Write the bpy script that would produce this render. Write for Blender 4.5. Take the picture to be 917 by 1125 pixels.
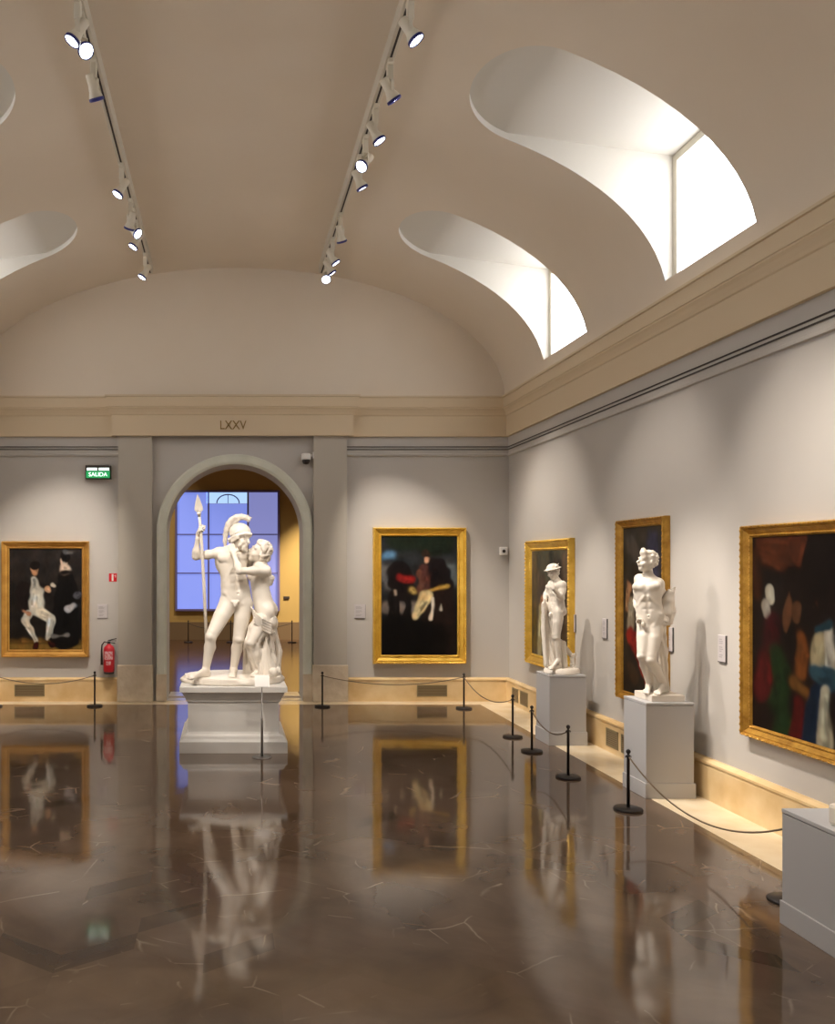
import bpy, bmesh, math, random
import numpy as np
from mathutils import Vector, Matrix

# ------------------------------------------------------------------ camera, world, exposure
sc = bpy.context.scene
for o in list(bpy.data.objects): bpy.data.objects.remove(o)
C = sc.collection
F, H = 930.0, 1.8
VX, VY = 249.5, 620.5
cd = bpy.data.cameras.new('camera'); cam = bpy.data.objects.new('camera', cd); C.objects.link(cam)
cam.location = (0, 0, H); cam.rotation_euler = (math.pi/2, 0, 0)
cd.sensor_fit = 'HORIZONTAL'; cd.sensor_width = 36; cd.lens = 36*F/917
cd.shift_x = (458.5-VX)/917; cd.shift_y = (VY-562.5)/917
cd.clip_start = .05; cd.clip_end = 200
sc.camera = cam
w = bpy.data.worlds.new('world'); sc.world = w; w.use_nodes = True
w.node_tree.nodes['Background'].inputs[0].default_value = (.75, .85, 1, 1)
w.node_tree.nodes['Background'].inputs[1].default_value = .3
sc.view_settings.view_transform = 'Standard'; sc.view_settings.look = 'None'
sc.view_settings.gamma = 1; sc.view_settings.use_curve_mapping = False
sc.view_settings.exposure = 1.15
WINDOW_GLOW = 2.9          # daylight of the opal clerestory panes
LAMP = 0.92                 # multiplier of every track lamp

# ------------------------------------------------------------------ materials
def srgb(c):
    return tuple((x/255/12.92 if x/255 <= .04045 else ((x/255+.055)/1.055)**2.4) for x in c)
def mat(name, col, rough=.6, metal=0, spec=.5, noise=None, bump=None, emit=None, estr=0, trans=0, alpha=1):
    m = bpy.data.materials.new(name); m.use_nodes = True
    nt = m.node_tree; b = nt.nodes['Principled BSDF']
    c = srgb(col) if max(col) > 1 else col
    b.inputs['Base Color'].default_value = (*c, 1)
    b.inputs['Roughness'].default_value = rough; b.inputs['Metallic'].default_value = metal
    b.inputs['Specular IOR Level'].default_value = spec
    if trans: b.inputs['Transmission Weight'].default_value = trans
    if alpha < 1: b.inputs['Alpha'].default_value = alpha
    if emit:
        b.inputs['Emission Color'].default_value = (*(srgb(emit) if max(emit) > 1 else emit), 1)
        b.inputs['Emission Strength'].default_value = estr
    tc = nt.nodes.new('ShaderNodeTexCoord')
    if noise:                                    # (scale, colour2, contrast)
        n = nt.nodes.new('ShaderNodeTexNoise'); n.inputs['Scale'].default_value = noise[0]; n.inputs['Detail'].default_value = 6
        nt.links.new(tc.outputs['Object'], n.inputs['Vector'])
        r = nt.nodes.new('ShaderNodeValToRGB')
        lo, hi = .5-noise[2], .5+noise[2]
        r.color_ramp.elements[0].position = lo; r.color_ramp.elements[1].position = hi
        r.color_ramp.elements[0].color = (*c, 1); r.color_ramp.elements[1].color = (*srgb(noise[1]), 1)
        nt.links.new(n.outputs['Fac'], r.inputs[0]); nt.links.new(r.outputs[0], b.inputs['Base Color'])
    if bump:                                     # (scale, strength, distance)
        n = nt.nodes.new('ShaderNodeTexNoise'); n.inputs['Scale'].default_value = bump[0]; n.inputs['Detail'].default_value = 4
        nt.links.new(tc.outputs['Object'], n.inputs['Vector'])
        bp = nt.nodes.new('ShaderNodeBump'); bp.inputs['Strength'].default_value = bump[1]; bp.inputs['Distance'].default_value = bump[2]
        nt.links.new(n.outputs['Fac'], bp.inputs['Height']); nt.links.new(bp.outputs[0], b.inputs['Normal'])
    return m
M = {}
M['vault'] = mat('vault_plaster', (229, 216, 198), .9, noise=(.8, (222, 208, 189), .25), bump=(30, .1, .004))
M['tunnel'] = mat('white_reveal_plaster', (216, 211, 201), .9)
M['trim'] = mat('cream_plaster', (213, 194, 164), .8, bump=(40, .08, .003))
M['wall'] = mat('grey_wall_paint', (194, 189, 183), .85, noise=(1.2, (188, 183, 177), .25), bump=(60, .08, .002))
M['arch'] = mat('pale_green_grey_stone', (216, 217, 204), .6, noise=(5, (206, 207, 192), .2))
M['pilaster'] = mat('warm_grey_paint', (184, 177, 165), .85, bump=(60, .08, .002))
M['marble_base'] = mat('honey_marble', (210, 176, 124), .25, noise=(2.6, (232, 206, 160), .16))
M['marble_pale'] = mat('pale_marble', (226, 206, 172), .18, noise=(4, (238, 224, 196), .2))
M['stone'] = mat('rough_cream_stone', (214, 200, 178), .6, noise=(9, (196, 178, 152), .25), bump=(25, .5, .01))
M['threshold'] = mat('white_step_marble', (206, 203, 198), .15, noise=(4, (170, 168, 165), .2))
M['statue'] = mat('white_marble', (236, 229, 218), .42, noise=(5, (229, 219, 205), .3))
M['statue'].node_tree.nodes['Principled BSDF'].inputs['Subsurface Weight'].default_value = .0
M['plinth_marble'] = mat('veined_white_marble', (222, 219, 214), .4, noise=(3, (206, 202, 196), .25))
M['plinth_grey'] = mat('pale_grey_lacquer', (180, 179, 180), .55)
M['plinth_cap'] = mat('pale_grey_lacquer_cap', (186, 185, 186), .5)
M['black'] = mat('black_iron', (34, 28, 27), .45)
M['rope'] = mat('grey_brown_rope', (120, 104, 86), .8, bump=(200, .5, .002))
M['gold'] = mat('gilt_wood', (214, 166, 74), .36, .5, noise=(14, (160, 114, 40), .25), bump=(60, .5, .004))
M['gold_bright'] = mat('bright_gilt_wood', (244, 204, 92), .33, .45, noise=(10, (214, 166, 58), .25), bump=(50, .4, .003))
M['gold_plain'] = mat('plain_gilt_wood', (214, 166, 84), .42, .35, noise=(8, (184, 134, 60), .25), bump=(40, .2, .003))
M['lamp_white'] = mat('white_lamp_enamel', (222, 214, 196), .45)
M['rail'] = mat('white_track_enamel', (206, 198, 182), .5)
M['slot'] = mat('dark_slot', (50, 40, 34), .7)
M['rim_blue'] = mat('dark_blue_lamp_ring', (28, 32, 110), .4)
M['lens'] = mat('lit_lens', (240, 245, 255), .2, emit=(.82, .9, 1), estr=8)
M['lens_off'] = mat('unlit_glass_lens', (60, 60, 64), .1)
M['pane'] = mat('opal_daylight_pane', (240, 240, 245), .3, emit=(.95, .96, 1), estr=WINDOW_GLOW)
M['frame'] = mat('window_cream_paint', (214, 208, 192), .6)
M['rod'] = mat('bronze_rail', (46, 36, 28), .5)
M['grille'] = mat('dull_brass_grille', (150, 136, 104), .5, .3)
M['label'] = mat('lilac_grey_label', (197, 191, 192), .5)
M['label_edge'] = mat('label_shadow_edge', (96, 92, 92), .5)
M['text_dark'] = mat('label_ink', (164, 159, 160), .7)
M['brass'] = mat('dull_brass_letters', (140, 112, 62), .5, .4)
M['red'] = mat('fire_red_enamel', (196, 26, 44), .3)
M['white'] = mat('white_plastic', (235, 232, 228), .4)
M['sign_red'] = mat('red_sign_plastic', (214, 30, 42), .45)
M['green_on'] = mat('lit_green_sign', (20, 120, 60), .4, emit=(.01, .30, .09), estr=.45)
M['white_on'] = mat('lit_white_strip', (240, 255, 250), .4, emit=(.85, 1, .95), estr=.8)
M['steel'] = mat('brushed_steel', (150, 146, 142), .35, .8)
M['yellow_wall'] = mat('ochre_wall_paint', (182, 152, 92), .85)
M['dark_stone'] = mat('dark_brown_dado', (120, 98, 72), .6)
M['mullion'] = mat('violet_grey_mullion', (112, 104, 160), .6)
M['blind'] = mat('blue_blind_lit_from_outside', (110, 130, 220), .7, emit=(.22, .29, .80), estr=.40, noise=(.8, (130, 140, 225), .3))
M['blind_light'] = mat('pale_blue_glass_lit', (170, 200, 240), .5, emit=(.45, .68, 1.0), estr=.45)
M['blind_dim'] = mat('violet_blind_lit', (110, 115, 180), .7, emit=(.26, .28, .62), estr=.36)

def floor_mat():
    m = bpy.data.materials.new('polished_brown_marble'); m.use_nodes = True
    nt = m.node_tree; b = nt.nodes['Principled BSDF']; L = nt.links.new; N = nt.nodes.new
    tc = N('ShaderNodeTexCoord'); at = N('ShaderNodeAttribute'); at.attribute_name = 'tile'
    n1 = N('ShaderNodeTexNoise'); n1.inputs['Scale'].default_value = 1.7; n1.inputs['Detail'].default_value = 7; n1.inputs['Distortion'].default_value = .6
    L(tc.outputs['Object'], n1.inputs['Vector'])
    base = N('ShaderNodeValToRGB'); e = base.color_ramp.elements
    e[0].position = .3; e[0].color = (*srgb((92, 75, 62)), 1); e[1].position = .7; e[1].color = (*srgb((124, 104, 87)), 1)
    L(n1.outputs['Fac'], base.inputs[0])
    mul = N('ShaderNodeMix'); mul.data_type = 'RGBA'; mul.blend_type = 'MULTIPLY'; mul.inputs[0].default_value = 1
    L(base.outputs[0], mul.inputs[6]); L(at.outputs['Color'], mul.inputs[7])
    # pale veins, different in every tile
    add = N('ShaderNodeVectorMath'); add.operation = 'ADD'
    sc2 = N('ShaderNodeVectorMath'); sc2.operation = 'SCALE'; sc2.inputs['Scale'].default_value = 23
    L(at.outputs['Vector'], sc2.inputs[0]); L(tc.outputs['Object'], add.inputs[0]); L(sc2.outputs[0], add.inputs[1])
    dn = N('ShaderNodeTexNoise'); dn.inputs['Scale'].default_value = 3; dn.inputs['Detail'].default_value = 3; L(add.outputs[0], dn.inputs['Vector'])
    ds = N('ShaderNodeVectorMath'); ds.operation = 'SCALE'; ds.inputs['Scale'].default_value = .09; L(dn.outputs['Color'], ds.inputs[0])
    da = N('ShaderNodeVectorMath'); da.operation = 'ADD'; L(add.outputs[0], da.inputs[0]); L(ds.outputs[0], da.inputs[1])
    n2 = N('ShaderNodeTexVoronoi'); n2.feature = 'DISTANCE_TO_EDGE'; n2.inputs['Scale'].default_value = 1.5; n2.inputs['Randomness'].default_value = 1
    L(da.outputs[0], n2.inputs['Vector'])
    vr = N('ShaderNodeValToRGB'); vr.color_ramp.elements[0].position = 0; vr.color_ramp.elements[0].color = (1, 1, 1, 1)
    vr.color_ramp.elements[1].position = .009; vr.color_ramp.elements[1].color = (0, 0, 0, 1)
    L(n2.outputs['Distance'], vr.inputs[0])
    n3 = N('ShaderNodeTexNoise'); n3.inputs['Scale'].default_value = 2.3; L(add.outputs[0], n3.inputs['Vector'])
    gate = N('ShaderNodeMapRange'); gate.inputs[1].default_value = .5; gate.inputs[2].default_value = .66; gate.inputs[4].default_value = .55
    L(n3.outputs['Fac'], gate.inputs[0])
    vm = N('ShaderNodeMath'); vm.operation = 'MULTIPLY'; L(vr.outputs[0], vm.inputs[0]); L(gate.outputs[0], vm.inputs[1])
    mx = N('ShaderNodeMix'); mx.data_type = 'RGBA'; L(vm.outputs[0], mx.inputs[0]); L(mul.outputs[2], mx.inputs[6])
    mx.inputs[7].default_value = (*srgb((190, 170, 146)), 1)
    L(mx.outputs[2], b.inputs['Base Color'])
    b.inputs['Roughness'].default_value = .07; b.inputs['IOR'].default_value = 1.75
    n4 = N('ShaderNodeTexNoise'); n4.inputs['Scale'].default_value = 2.2; n4.inputs['Detail'].default_value = 1
    L(add.outputs[0], n4.inputs['Vector'])
    bp = N('ShaderNodeBump'); bp.inputs['Strength'].default_value = .14; bp.inputs['Distance'].default_value = .012
    L(n4.outputs['Fac'], bp.inputs['Height']); L(bp.outputs[0], b.inputs['Normal'])
    return m
M['floor'] = floor_mat()
def parquet_mat():
    m = bpy.data.materials.new('dark_parquet'); m.use_nodes = True
    nt = m.node_tree; b = nt.nodes['Principled BSDF']; L = nt.links.new; N = nt.nodes.new
    tc = N('ShaderNodeTexCoord'); br = N('ShaderNodeTexBrick'); br.inputs['Scale'].default_value = 2.2
    br.inputs['Color1'].default_value = (*srgb((70, 44, 28)), 1); br.inputs['Color2'].default_value = (*srgb((104, 70, 46)), 1)
    br.inputs['Mortar'].default_value = (*srgb((40, 26, 18)), 1); br.inputs['Mortar Size'].default_value = .01
    L(tc.outputs['Object'], br.inputs['Vector']); L(br.outputs['Color'], b.inputs['Base Color'])
    b.inputs['Roughness'].default_value = .16; b.inputs['IOR'].default_value = 1.9
    return m
M['parquet'] = parquet_mat()

# ------------------------------------------------------------------ object helpers
def link(name, me, m, parent=None, smooth=False, loc=None):
    o = bpy.data.objects.new(name, me); C.objects.link(o)
    if m is not None and not me.materials: me.materials.append(m)
    if smooth:
        me.polygons.foreach_set('use_smooth', [True]*len(me.polygons))
    if parent is not None: o.parent = parent
    if loc is not None: o.location = loc
    return o
def from_bm(name, bm, m, parent=None, smooth=False, loc=None):
    bmesh.ops.recalc_face_normals(bm, faces=bm.faces)
    me = bpy.data.meshes.new(name); bm.to_mesh(me); bm.free()
    return link(name, me, m, parent, smooth, loc)
def thing(name, label, cat, loc=(0, 0, 0), rz=0, group=None):
    o = bpy.data.objects.new(name, None); C.objects.link(o); o.empty_display_size = .1
    o.location = loc; o.rotation_euler = (0, 0, rz); return tag(o, label, cat, group)
def tag(o, label, cat, group=None):
    o['label'] = label; o['category'] = cat
    if group: o['group'] = group
    return o
def structure(o): o['kind'] = 'structure'; return o
def box(bm, x0, x1, y0, y1, z0, z1, bev=0):
    vs = [bm.verts.new((x, y, z)) for x in (x0, x1) for y in (y0, y1) for z in (z0, z1)]
    fs = [bm.faces.new([vs[i] for i in f]) for f in ((0,1,3,2),(4,6,7,5),(0,4,5,1),(2,3,7,6),(0,2,6,4),(1,5,7,3))]
    if bev:
        es = list({e for f in fs for e in f.edges})
        bmesh.ops.bevel(bm, geom=es, offset=bev, segments=2, affect='EDGES', profile=.5)
def lathe(bm, prof, n=24, c=(0, 0, 0), axis='z', a0=0, a1=2*math.pi):
    full = abs(a1-a0-2*math.pi) < 1e-6; rings = []
    for r, z in prof:
        ring = []
        for i in range(n if full else n+1):
            a = a0+(a1-a0)*i/n
            p = (r*math.cos(a), r*math.sin(a), z)
            if axis == 'y': p = (p[0], z, p[1])
            if axis == 'x': p = (z, p[0], p[1])
            ring.append(bm.verts.new((p[0]+c[0], p[1]+c[1], p[2]+c[2])))
        rings.append(ring)
    k = len(rings[0])
    for a, b in zip(rings, rings[1:]):
        for i in range(k if full else k-1):
            bm.faces.new((a[i], a[(i+1) % k], b[(i+1) % k], b[i]))
    if full:
        for r in (rings[0], rings[-1]):
            try: bm.faces.new(r)
            except ValueError: pass
def tube(bm, pts, rad, n=8, caps=True):
    pts = [Vector(p) for p in pts]
    rs = rad if isinstance(rad, (list, tuple)) else [rad]*len(pts)
    prev = None; rings = []
    for i, p in enumerate(pts):
        t = (pts[min(i+1, len(pts)-1)]-pts[max(i-1, 0)]).normalized()
        if prev is None:
            u = t.orthogonal().normalized()
        else:
            u = (prev - t*prev.dot(t)).normalized()
        prev = u; v = t.cross(u)
        rings.append([bm.verts.new(p+(u*math.cos(2*math.pi*k/n)+v*math.sin(2*math.pi*k/n))*rs[i]) for k in range(n)])
    for a, b in zip(rings, rings[1:]):
        for k in range(n): bm.faces.new((a[k], a[(k+1) % n], b[(k+1) % n], b[k]))
    if caps: bm.faces.new(rings[0][::-1]); bm.faces.new(rings[-1])
def sweep(bm, path, prof, closed=False):
    """profile [(offset to the left of the path, z)] swept with mitres along a floor-plan path"""
    P = [Vector((p[0], p[1])) for p in path]; rows = []
    n = len(P)
    for i in range(n):
        if closed: d0 = (P[i]-P[i-1]).normalized(); d1 = (P[(i+1) % n]-P[i]).normalized()
        else:
            d0 = (P[i]-P[i-1]).normalized() if i else (P[1]-P[0]).normalized()
            d1 = (P[i+1]-P[i]).normalized() if i < n-1 else d0
        n0 = Vector((-d0.y, d0.x)); n1 = Vector((-d1.y, d1.x))
        mt = n0+n1; mt = mt/(mt.dot(n0)) if mt.length > 1e-6 else n0
        rows.append([bm.verts.new((P[i].x+mt.x*o, P[i].y+mt.y*o, z)) for o, z in prof])
    k = len(prof)
    for i in range(n if closed else n-1):
        a, b = rows[i], rows[(i+1) % n]
        for j in range(k-1): bm.faces.new((a[j], a[j+1], b[j+1], b[j]))
    if not closed:
        for r in (rows[0], rows[-1]):
            try: bm.faces.new(r)
            except ValueError: pass
def text_mesh(s, size, depth=.002, align='CENTER'):
    cu = bpy.data.curves.new('t', 'FONT'); cu.body = s; cu.size = size; cu.extrude = depth; cu.align_x = align; cu.align_y = 'CENTER'
    o = bpy.data.objects.new('t', cu); C.objects.link(o)
    dg = bpy.context.evaluated_depsgraph_get(); me = bpy.data.meshes.new_from_object(o.evaluated_get(dg))
    bpy.data.objects.remove(o); return me

# ------------------------------------------------------------------ the hall
XR, XL, XC, YB, YF = 3.725, -3.485, .12, 11.2, -4.6
CA, CB, ZS = 3.55, 1.72, 4.01          # elliptical barrel vault
def vault_z(dx): return ZS + CB*math.sqrt(max(0, 1-(dx/CA)**2))

def tiles():
    bm = bmesh.new(); col = {}; rnd = random.Random(5)
    a, b, c = Vector((.33, .235)), Vector((.33, -.235)), Vector((0, .175))
    u, v = a+c, a+b
    o = Vector((.223-.33*1, 3.73))     # phase of the dark lozenges
    def quad(p, e1, e2, k):
        f = bm.faces.new([bm.verts.new((*q, 0)) for q in (p, p+e1, p+e1+e2, p+e2)]); col[f] = k
    for i in range(-30, 34):
        for j in range(-30, 34):
            p = o+u*i+v*j
            if not (-5 < p.x < 5 and YF-1 < p.y < YB+1): continue
            for e1, e2, q, t in ((c, a, p, 0), (c, b, p+a, 1), (a, b, p, 2)):
                if p.y < -2: pass
                r = rnd.random()
                k = (.92+.12*r)
                if t == 0 and r > .86: k = .6+.12*rnd.random()
                if t == 1 and r > .88: k = .66
                if t == 2: k = .93+.1*r
                quad(q, e1, e2, (k, k*(.985+.02*rnd.random()), k*(.97+.03*rnd.random())))
    bmesh.ops.recalc_face_normals(bm, faces=bm.faces)
    lay = bm.loops.layers.float_color.new('tile')
    for f, k in col.items():
        for l in f.loops: l[lay] = (*k, 1)
    for co, no in (((3.257, 0, 0), (1, 0, 0)), ((-3.017, 0, 0), (-1, 0, 0)), ((0, 10.9, 0), (0, 1, 0)), ((0, YF, 0), (0, -1, 0))):
        bmesh.ops.bisect_plane(bm, geom=bm.verts[:]+bm.edges[:]+bm.faces[:], plane_co=co, plane_no=no, clear_outer=True)
    return structure(from_bm('floor', bm, M['floor']))
tiles()
bm = bmesh.new()
# pale marble border strips around the brown floor
box(bm, 3.257, XR, YF, YB, -.05, .0); box(bm, XL, -3.017, YF, YB, -.05, .0); box(bm, -3.017, 3.257, 10.9, YB, -.05, 0)
structure(from_bm('trim_1', bm, M['marble_pale']))

def simple_box(name, m, *a, bev=0):
    bm = bmesh.new(); box(bm, *a, bev=bev); return structure(from_bm(name, bm, m))
simple_box('wall_right', M['wall'], XR, XR+.3, YF, YB, -.05, 4.0)
simple_box('wall_left', M['wall'], XL-.3, XL, YF, YB, -.05, 4.0)
simple_box('wall_front', M['wall'], XL-.3, XR+.3, YF-.3, YF, -.05, 6.2)

AX, AR, AZ = .10, .90, 2.23
def arch_wall(name, m, y0, y1, x0, x1, z1, r, segs=32):
    bm = bmesh.new()
    cols = [(x0, AX-r)], [(AX+r, x1)]
    for xa, xb in ((x0, AX-r), (AX+r, x1)): box(bm, xa, xb, y0, y1, -.05, z1)
    xs = [AX-r*math.cos(math.pi*i/segs) for i in range(segs+1)]
    zz = [AZ+r*math.sin(math.pi*i/segs) for i in range(segs+1)]
    for i in range(segs):
        vs = [bm.verts.new(p) for p in ((xs[i], y0, zz[i]), (xs[i+1], y0, zz[i+1]), (xs[i+1], y0, z1), (xs[i], y0, z1),
                                        (xs[i], y1, zz[i]), (xs[i+1], y1, zz[i+1]), (xs[i+1], y1, z1), (xs[i], y1, z1))]
        for f in ((0, 1, 2, 3), (4, 7, 6, 5), (0, 4, 5, 1), (3, 2, 6, 7)): bm.faces.new([vs[k] for k in f])
    bmesh.ops.remove_doubles(bm, verts=bm.verts, dist=1e-5)
    return structure(from_bm(name, bm, m))
arch_wall('wall_back', M['wall'], YB, YB+.55, XL-.3, XR+.3, 4.0, AR)
# tympanum above the cornice
simple_box('wall_back_upper', M['vault'], XL-.3, XR+.3, YB, YB+.3, 4.0, 6.3)
# arch band
def arch_band():
    bm = bmesh.new(); prof = [(AR, 0), (AR, -.05), (AR+.03, -.065), (AR+.105, -.065), (AR+.13, -.05), (AR+.13, 0)]
    n = 40; pts = []
    for z in (.38, 1.3): pts.append(('L', z))
    rows = []
    for z in (.36, 1.3): rows.append([(AX-r, YB+d, z) for r, d in prof])
    for i in range(n+1):
        a = math.pi*(1-i/n); rows.append([(AX+r*math.cos(a), YB+d, AZ+r*math.sin(a)) for r, d in prof])
    for z in (1.3, .36): rows.append([(AX+r, YB+d, z) for r, d in prof])
    R = [[bm.verts.new(p) for p in r] for r in rows]
    for a, b in zip(R, R[1:]):
        for j in range(len(prof)-1): bm.faces.new((a[j], a[j+1], b[j+1], b[j]))
    structure(from_bm('trim_2', bm, M['arch']))
    bm = bmesh.new()
    box(bm, AX-AR-.135, AX-AR, YB-.07, YB, 0, .36, .006); box(bm, AX+AR, AX+AR+.135, YB-.07, YB, 0, .36, .006)
    structure(from_bm('trim_3', bm, M['stone']))
arch_band()
# pilasters and stone bases
for i, (a, b) in enumerate(((-1.43, -.99), (1.135, 1.571))):
    bm = bmesh.new(); box(bm, a, b, YB-.09, YB, .48, 3.5); structure(from_bm('trim_%d' % (4+i), bm, M['pilaster']))
    bm = bmesh.new(); box(bm, a-.015, b+.015, YB-.11, YB, 0, .485, .012); structure(from_bm('trim_%d' % (6+i), bm, M['stone']))

# entablature
pr_cor = [(0, 3.49), (.05, 3.49), (.05, 3.755), (.062, 3.765), (.07, 3.79), (.088, 3.825), (.105, 3.845), (.105, 3.858), (.114, 3.862),
          (.114, 3.985), (.13, 3.99), (.13, 4.012), (-.02, 4.03)]
J = .09
path = [(XR, YF), (XR, YB), (1.60, YB), (1.60, YB-J), (-1.46, YB-J), (-1.46, YB), (XL, YB), (XL, YF)]
bm = bmesh.new(); sweep(bm, path, pr_cor); structure(from_bm('trim_8', bm, M['trim']))
pr_low = [(0, 3.235), (.028, 3.24), (.03, 3.262), (.012, 3.272), (.012, 3.49)]
for i, p in enumerate(([(XR, YF), (XR, YB), (1.571, YB)], [(-1.43, YB), (XL, YB), (XL, YF)])):
    bm = bmesh.new(); sweep(bm, p, pr_low); structure(from_bm('trim_%d' % (9+i), bm, M['wall']))
    bm = bmesh.new()
    for z in (3.322, 3.357): sweep(bm, p, [(.012, z-.004), (.023, z-.004), (.023, z+.005), (.012, z+.005)])
    structure(from_bm('trim_%d' % (11+i), bm, M['rod']))
# baseboards
pr_base = [(0, 0), (.052, 0), (.052, .255), (.046, .268), (.058, .275), (.058, .292), (.03, .31), (0, .312)]
for nm, p in (('baseboard_right', [(XR, YF), (XR, YB), (1.586, YB)]), ('baseboard_left', [(-1.445, YB), (XL, YB), (XL, YF)])):
    bm = bmesh.new(); sweep(bm, p, pr_base); structure(from_bm(nm, bm, M['marble_base']))

# vault with clerestory tunnels
LUN = [(-3.89, -2.67), (-1.15, .07), (1.59, 2.81), (4.33, 5.55)]
LUN = [(.37, 1.59), (3.11, 4.33), (5.85, 7.07), (8.61, 9.79), (-2.37, -1.15)]
LUN.sort()
XW = 3.75-XC            # window plane, from the vault axis
XN = 2.22               # where the straight tunnel ends and its nose begins
TIP = .46
def th(dx): return math.acos(max(-1, min(1, dx/CA)))
TS = math.asin((4.17-ZS)/CB)          # sill
TC = th(XN)
def nose(t):            # t in 0..1 across the tunnel -> dx of the outline
    s = 2*t-1
    return XN-TIP*math.sqrt(max(0, 1-s*s))
def ceil_z(dx):
    if dx <= XN: return vault_z(dx)+.055
    k = (dx-XN)/(XW-XN); z0 = vault_z(XN)+.055
    return z0+(5.21-z0)*k
def vault():
    bm = bmesh.new()
    def P(t, y): return bm.verts.new((XC+CA*math.cos(t), y, ZS+CB*math.sin(t)))
    lowR = [TS*i/3 for i in range(4)]; midR = [TS+(TC-TS)*i/12 for i in range(13)]
    def cen(tc, n=40): return [tc+(math.pi-2*tc)*i/n for i in range(n+1)]
    def strip(rows):
        vs = [[P(t, y) for t in ts] for ts, y in rows]
        for a, b in zip(vs, vs[1:]):
            for i in range(len(a)-1): bm.faces.new((a[i], a[i+1], b[i+1], b[i]))
    ys = [YF]
    for a, b in LUN: ys += [a, b]
    ys.append(YB+.02)
    for k in range(0, len(ys), 2):
        y0, y1 = ys[k], ys[k+1]
        full = lowR[:-1]+midR[:-1]+cen(TC)+[math.pi-t for t in midR[::-1]][1:]+[math.pi-t for t in lowR[::-1]][1:]
        n = max(1, int((y1-y0)/.3)); strip([(full, y0+(y1-y0)*i/n) for i in range(n+1)])
    for a, b in LUN:
        strip([(lowR, a), (lowR, b)]); strip([([math.pi-t for t in lowR[::-1]], a), ([math.pi-t for t in lowR[::-1]], b)])
        tt = [(1-math.cos(math.pi*i/28))/2 for i in range(29)]
        strip([(cen(th(nose(t))), a+(b-a)*t) for t in tt])
    bmesh.ops.remove_doubles(bm, verts=bm.verts, dist=1e-4)
    return structure(from_bm('ceiling', bm, M['vault'], smooth=True))
vault()
def tunnel(a, b, side, idx):
    """a clerestory window at the end of its plaster tunnel"""
    X = lambda dx: XC+side*dx
    bm = bmesh.new()
    tt = [(1-math.cos(math.pi*i/28))/2 for i in range(29)]
    # ceiling
    rows = []
    for t in tt:
        y = a+(b-a)*t; x0 = nose(t)
        dxs = [x0+(XN-x0)*i/6 for i in range(6)]+[XN+(XW-XN)*i/8 for i in range(9)]
        rows.append([bm.verts.new((X(d), y, ceil_z(d))) for d in dxs])
    for p, q in zip(rows, rows[1:]):
        for i in range(len(p)-1):
            if (p[i].co-p[i+1].co).length < 1e-6 and (q[i].co-q[i+1].co).length < 1e-6: continue
            bm.faces.new((p[i], p[i+1], q[i+1], q[i]))
    bmesh.ops.remove_doubles(bm, verts=bm.verts, dist=1e-5)
    for f in bm.faces: f.smooth = True
    # rim of the nose
    rim = [[bm.verts.new((X(nose(t)), a+(b-a)*t, z)) for t in tt] for z in (0, 1)]
    for i, t in enumerate(tt):
        rim[0][i].co.z = vault_z(nose(t)); rim[1][i].co.z = ceil_z(nose(t))
    for i in range(len(tt)-1):
        f = bm.faces.new((rim[0][i], rim[0][i+1], rim[1][i+1], rim[1][i])); f.smooth = True
    # side walls
    for y in (a, b):
        prev = None
        for i in range(33):
            d = XN+(XW-XN)*i/32
            zb = max(4.17, vault_z(d)) if d < CA else 4.17
            cur = (bm.verts.new((X(d), y, zb)), bm.verts.new((X(d), y, ceil_z(d))))
            if prev: bm.faces.new((prev[0], cur[0], cur[1], prev[1]))
            prev = cur
    ds = CA*math.cos(TS)
    bm.faces.new([bm.verts.new(p) for p in ((X(ds), a, 4.17), (X(XW), a, 4.17), (X(XW), b, 4.17), (X(ds), b, 4.17))])
    me_o = from_bm('ceiling', bm, M['tunnel']); structure(me_o)
    # window
    fr = bmesh.new(); w = .062
    xa, xb = sorted((X(XW-.03), X(XW+.04)))
    for y in (a, b-w): box(fr, xa, xb, y, y+w, 4.17, 5.21)
    box(fr, xa, xb, a+w, b-w, 4.17, 4.19); box(fr, xa, xb, a+w, b-w, 5.21-w, 5.21)
    root = structure(from_bm('window_%d' % idx, fr, M['frame']))
    pb = bmesh.new(); box(pb, *sorted((X(XW+.005), X(XW+.02))), a+w, b-w, 4.19, 5.21-w)
    from_bm('window_pane', pb, M['pane'], root)
n = 1
for a, b in LUN:
    for s in (1, -1): tunnel(a, b, s, n); n += 1

# ------------------------------------------------------------------ the room beyond the arch
Y2 = 20.4
simple_box('floor', M['parquet'], -5, 5, 12.0, Y2, -.05, -.0)
bm = bmesh.new(); box(bm, -.8, 1.0, YB, 11.42, -.05, .004); box(bm, -.8, 1.0, 11.6, 12.0, -.05, .002)
structure(from_bm('trim_13', bm, M['threshold']))
bm = bmesh.new(); box(bm, -.8, 1.0, 11.42, 11.6, -.05, .0); structure(from_bm('trim_14', bm, M['dark_stone']))
simple_box('wall_far_left', M['yellow_wall'], -5.2, -5, 11.75, Y2, -.05, 5.5)
simple_box('wall_far_right', M['yellow_wall'], 5, 5.2, 11.75, Y2, -.05, 5.5)
simple_box('wall_far_back', M['yellow_wall'], -5.2, 5.2, Y2, Y2+.2, -.05, 5.5)
simple_box('ceiling', M['vault'], -5.2, 5.2, 11.5, Y2+.2, 5.3, 5.5)
simple_box('baseboard_far', M['dark_stone'], -5, 5, Y2-.05, Y2, 0, .42)
simple_box('wall_far_front', M['yellow_wall'], -5.2, XL-.3, 11.55, 11.75, -.05, 5.5)
simple_box('wall_far_front_2', M['yellow_wall'], XR+.3, 5.2, 11.55, 11.75, -.05, 5.5)

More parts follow.
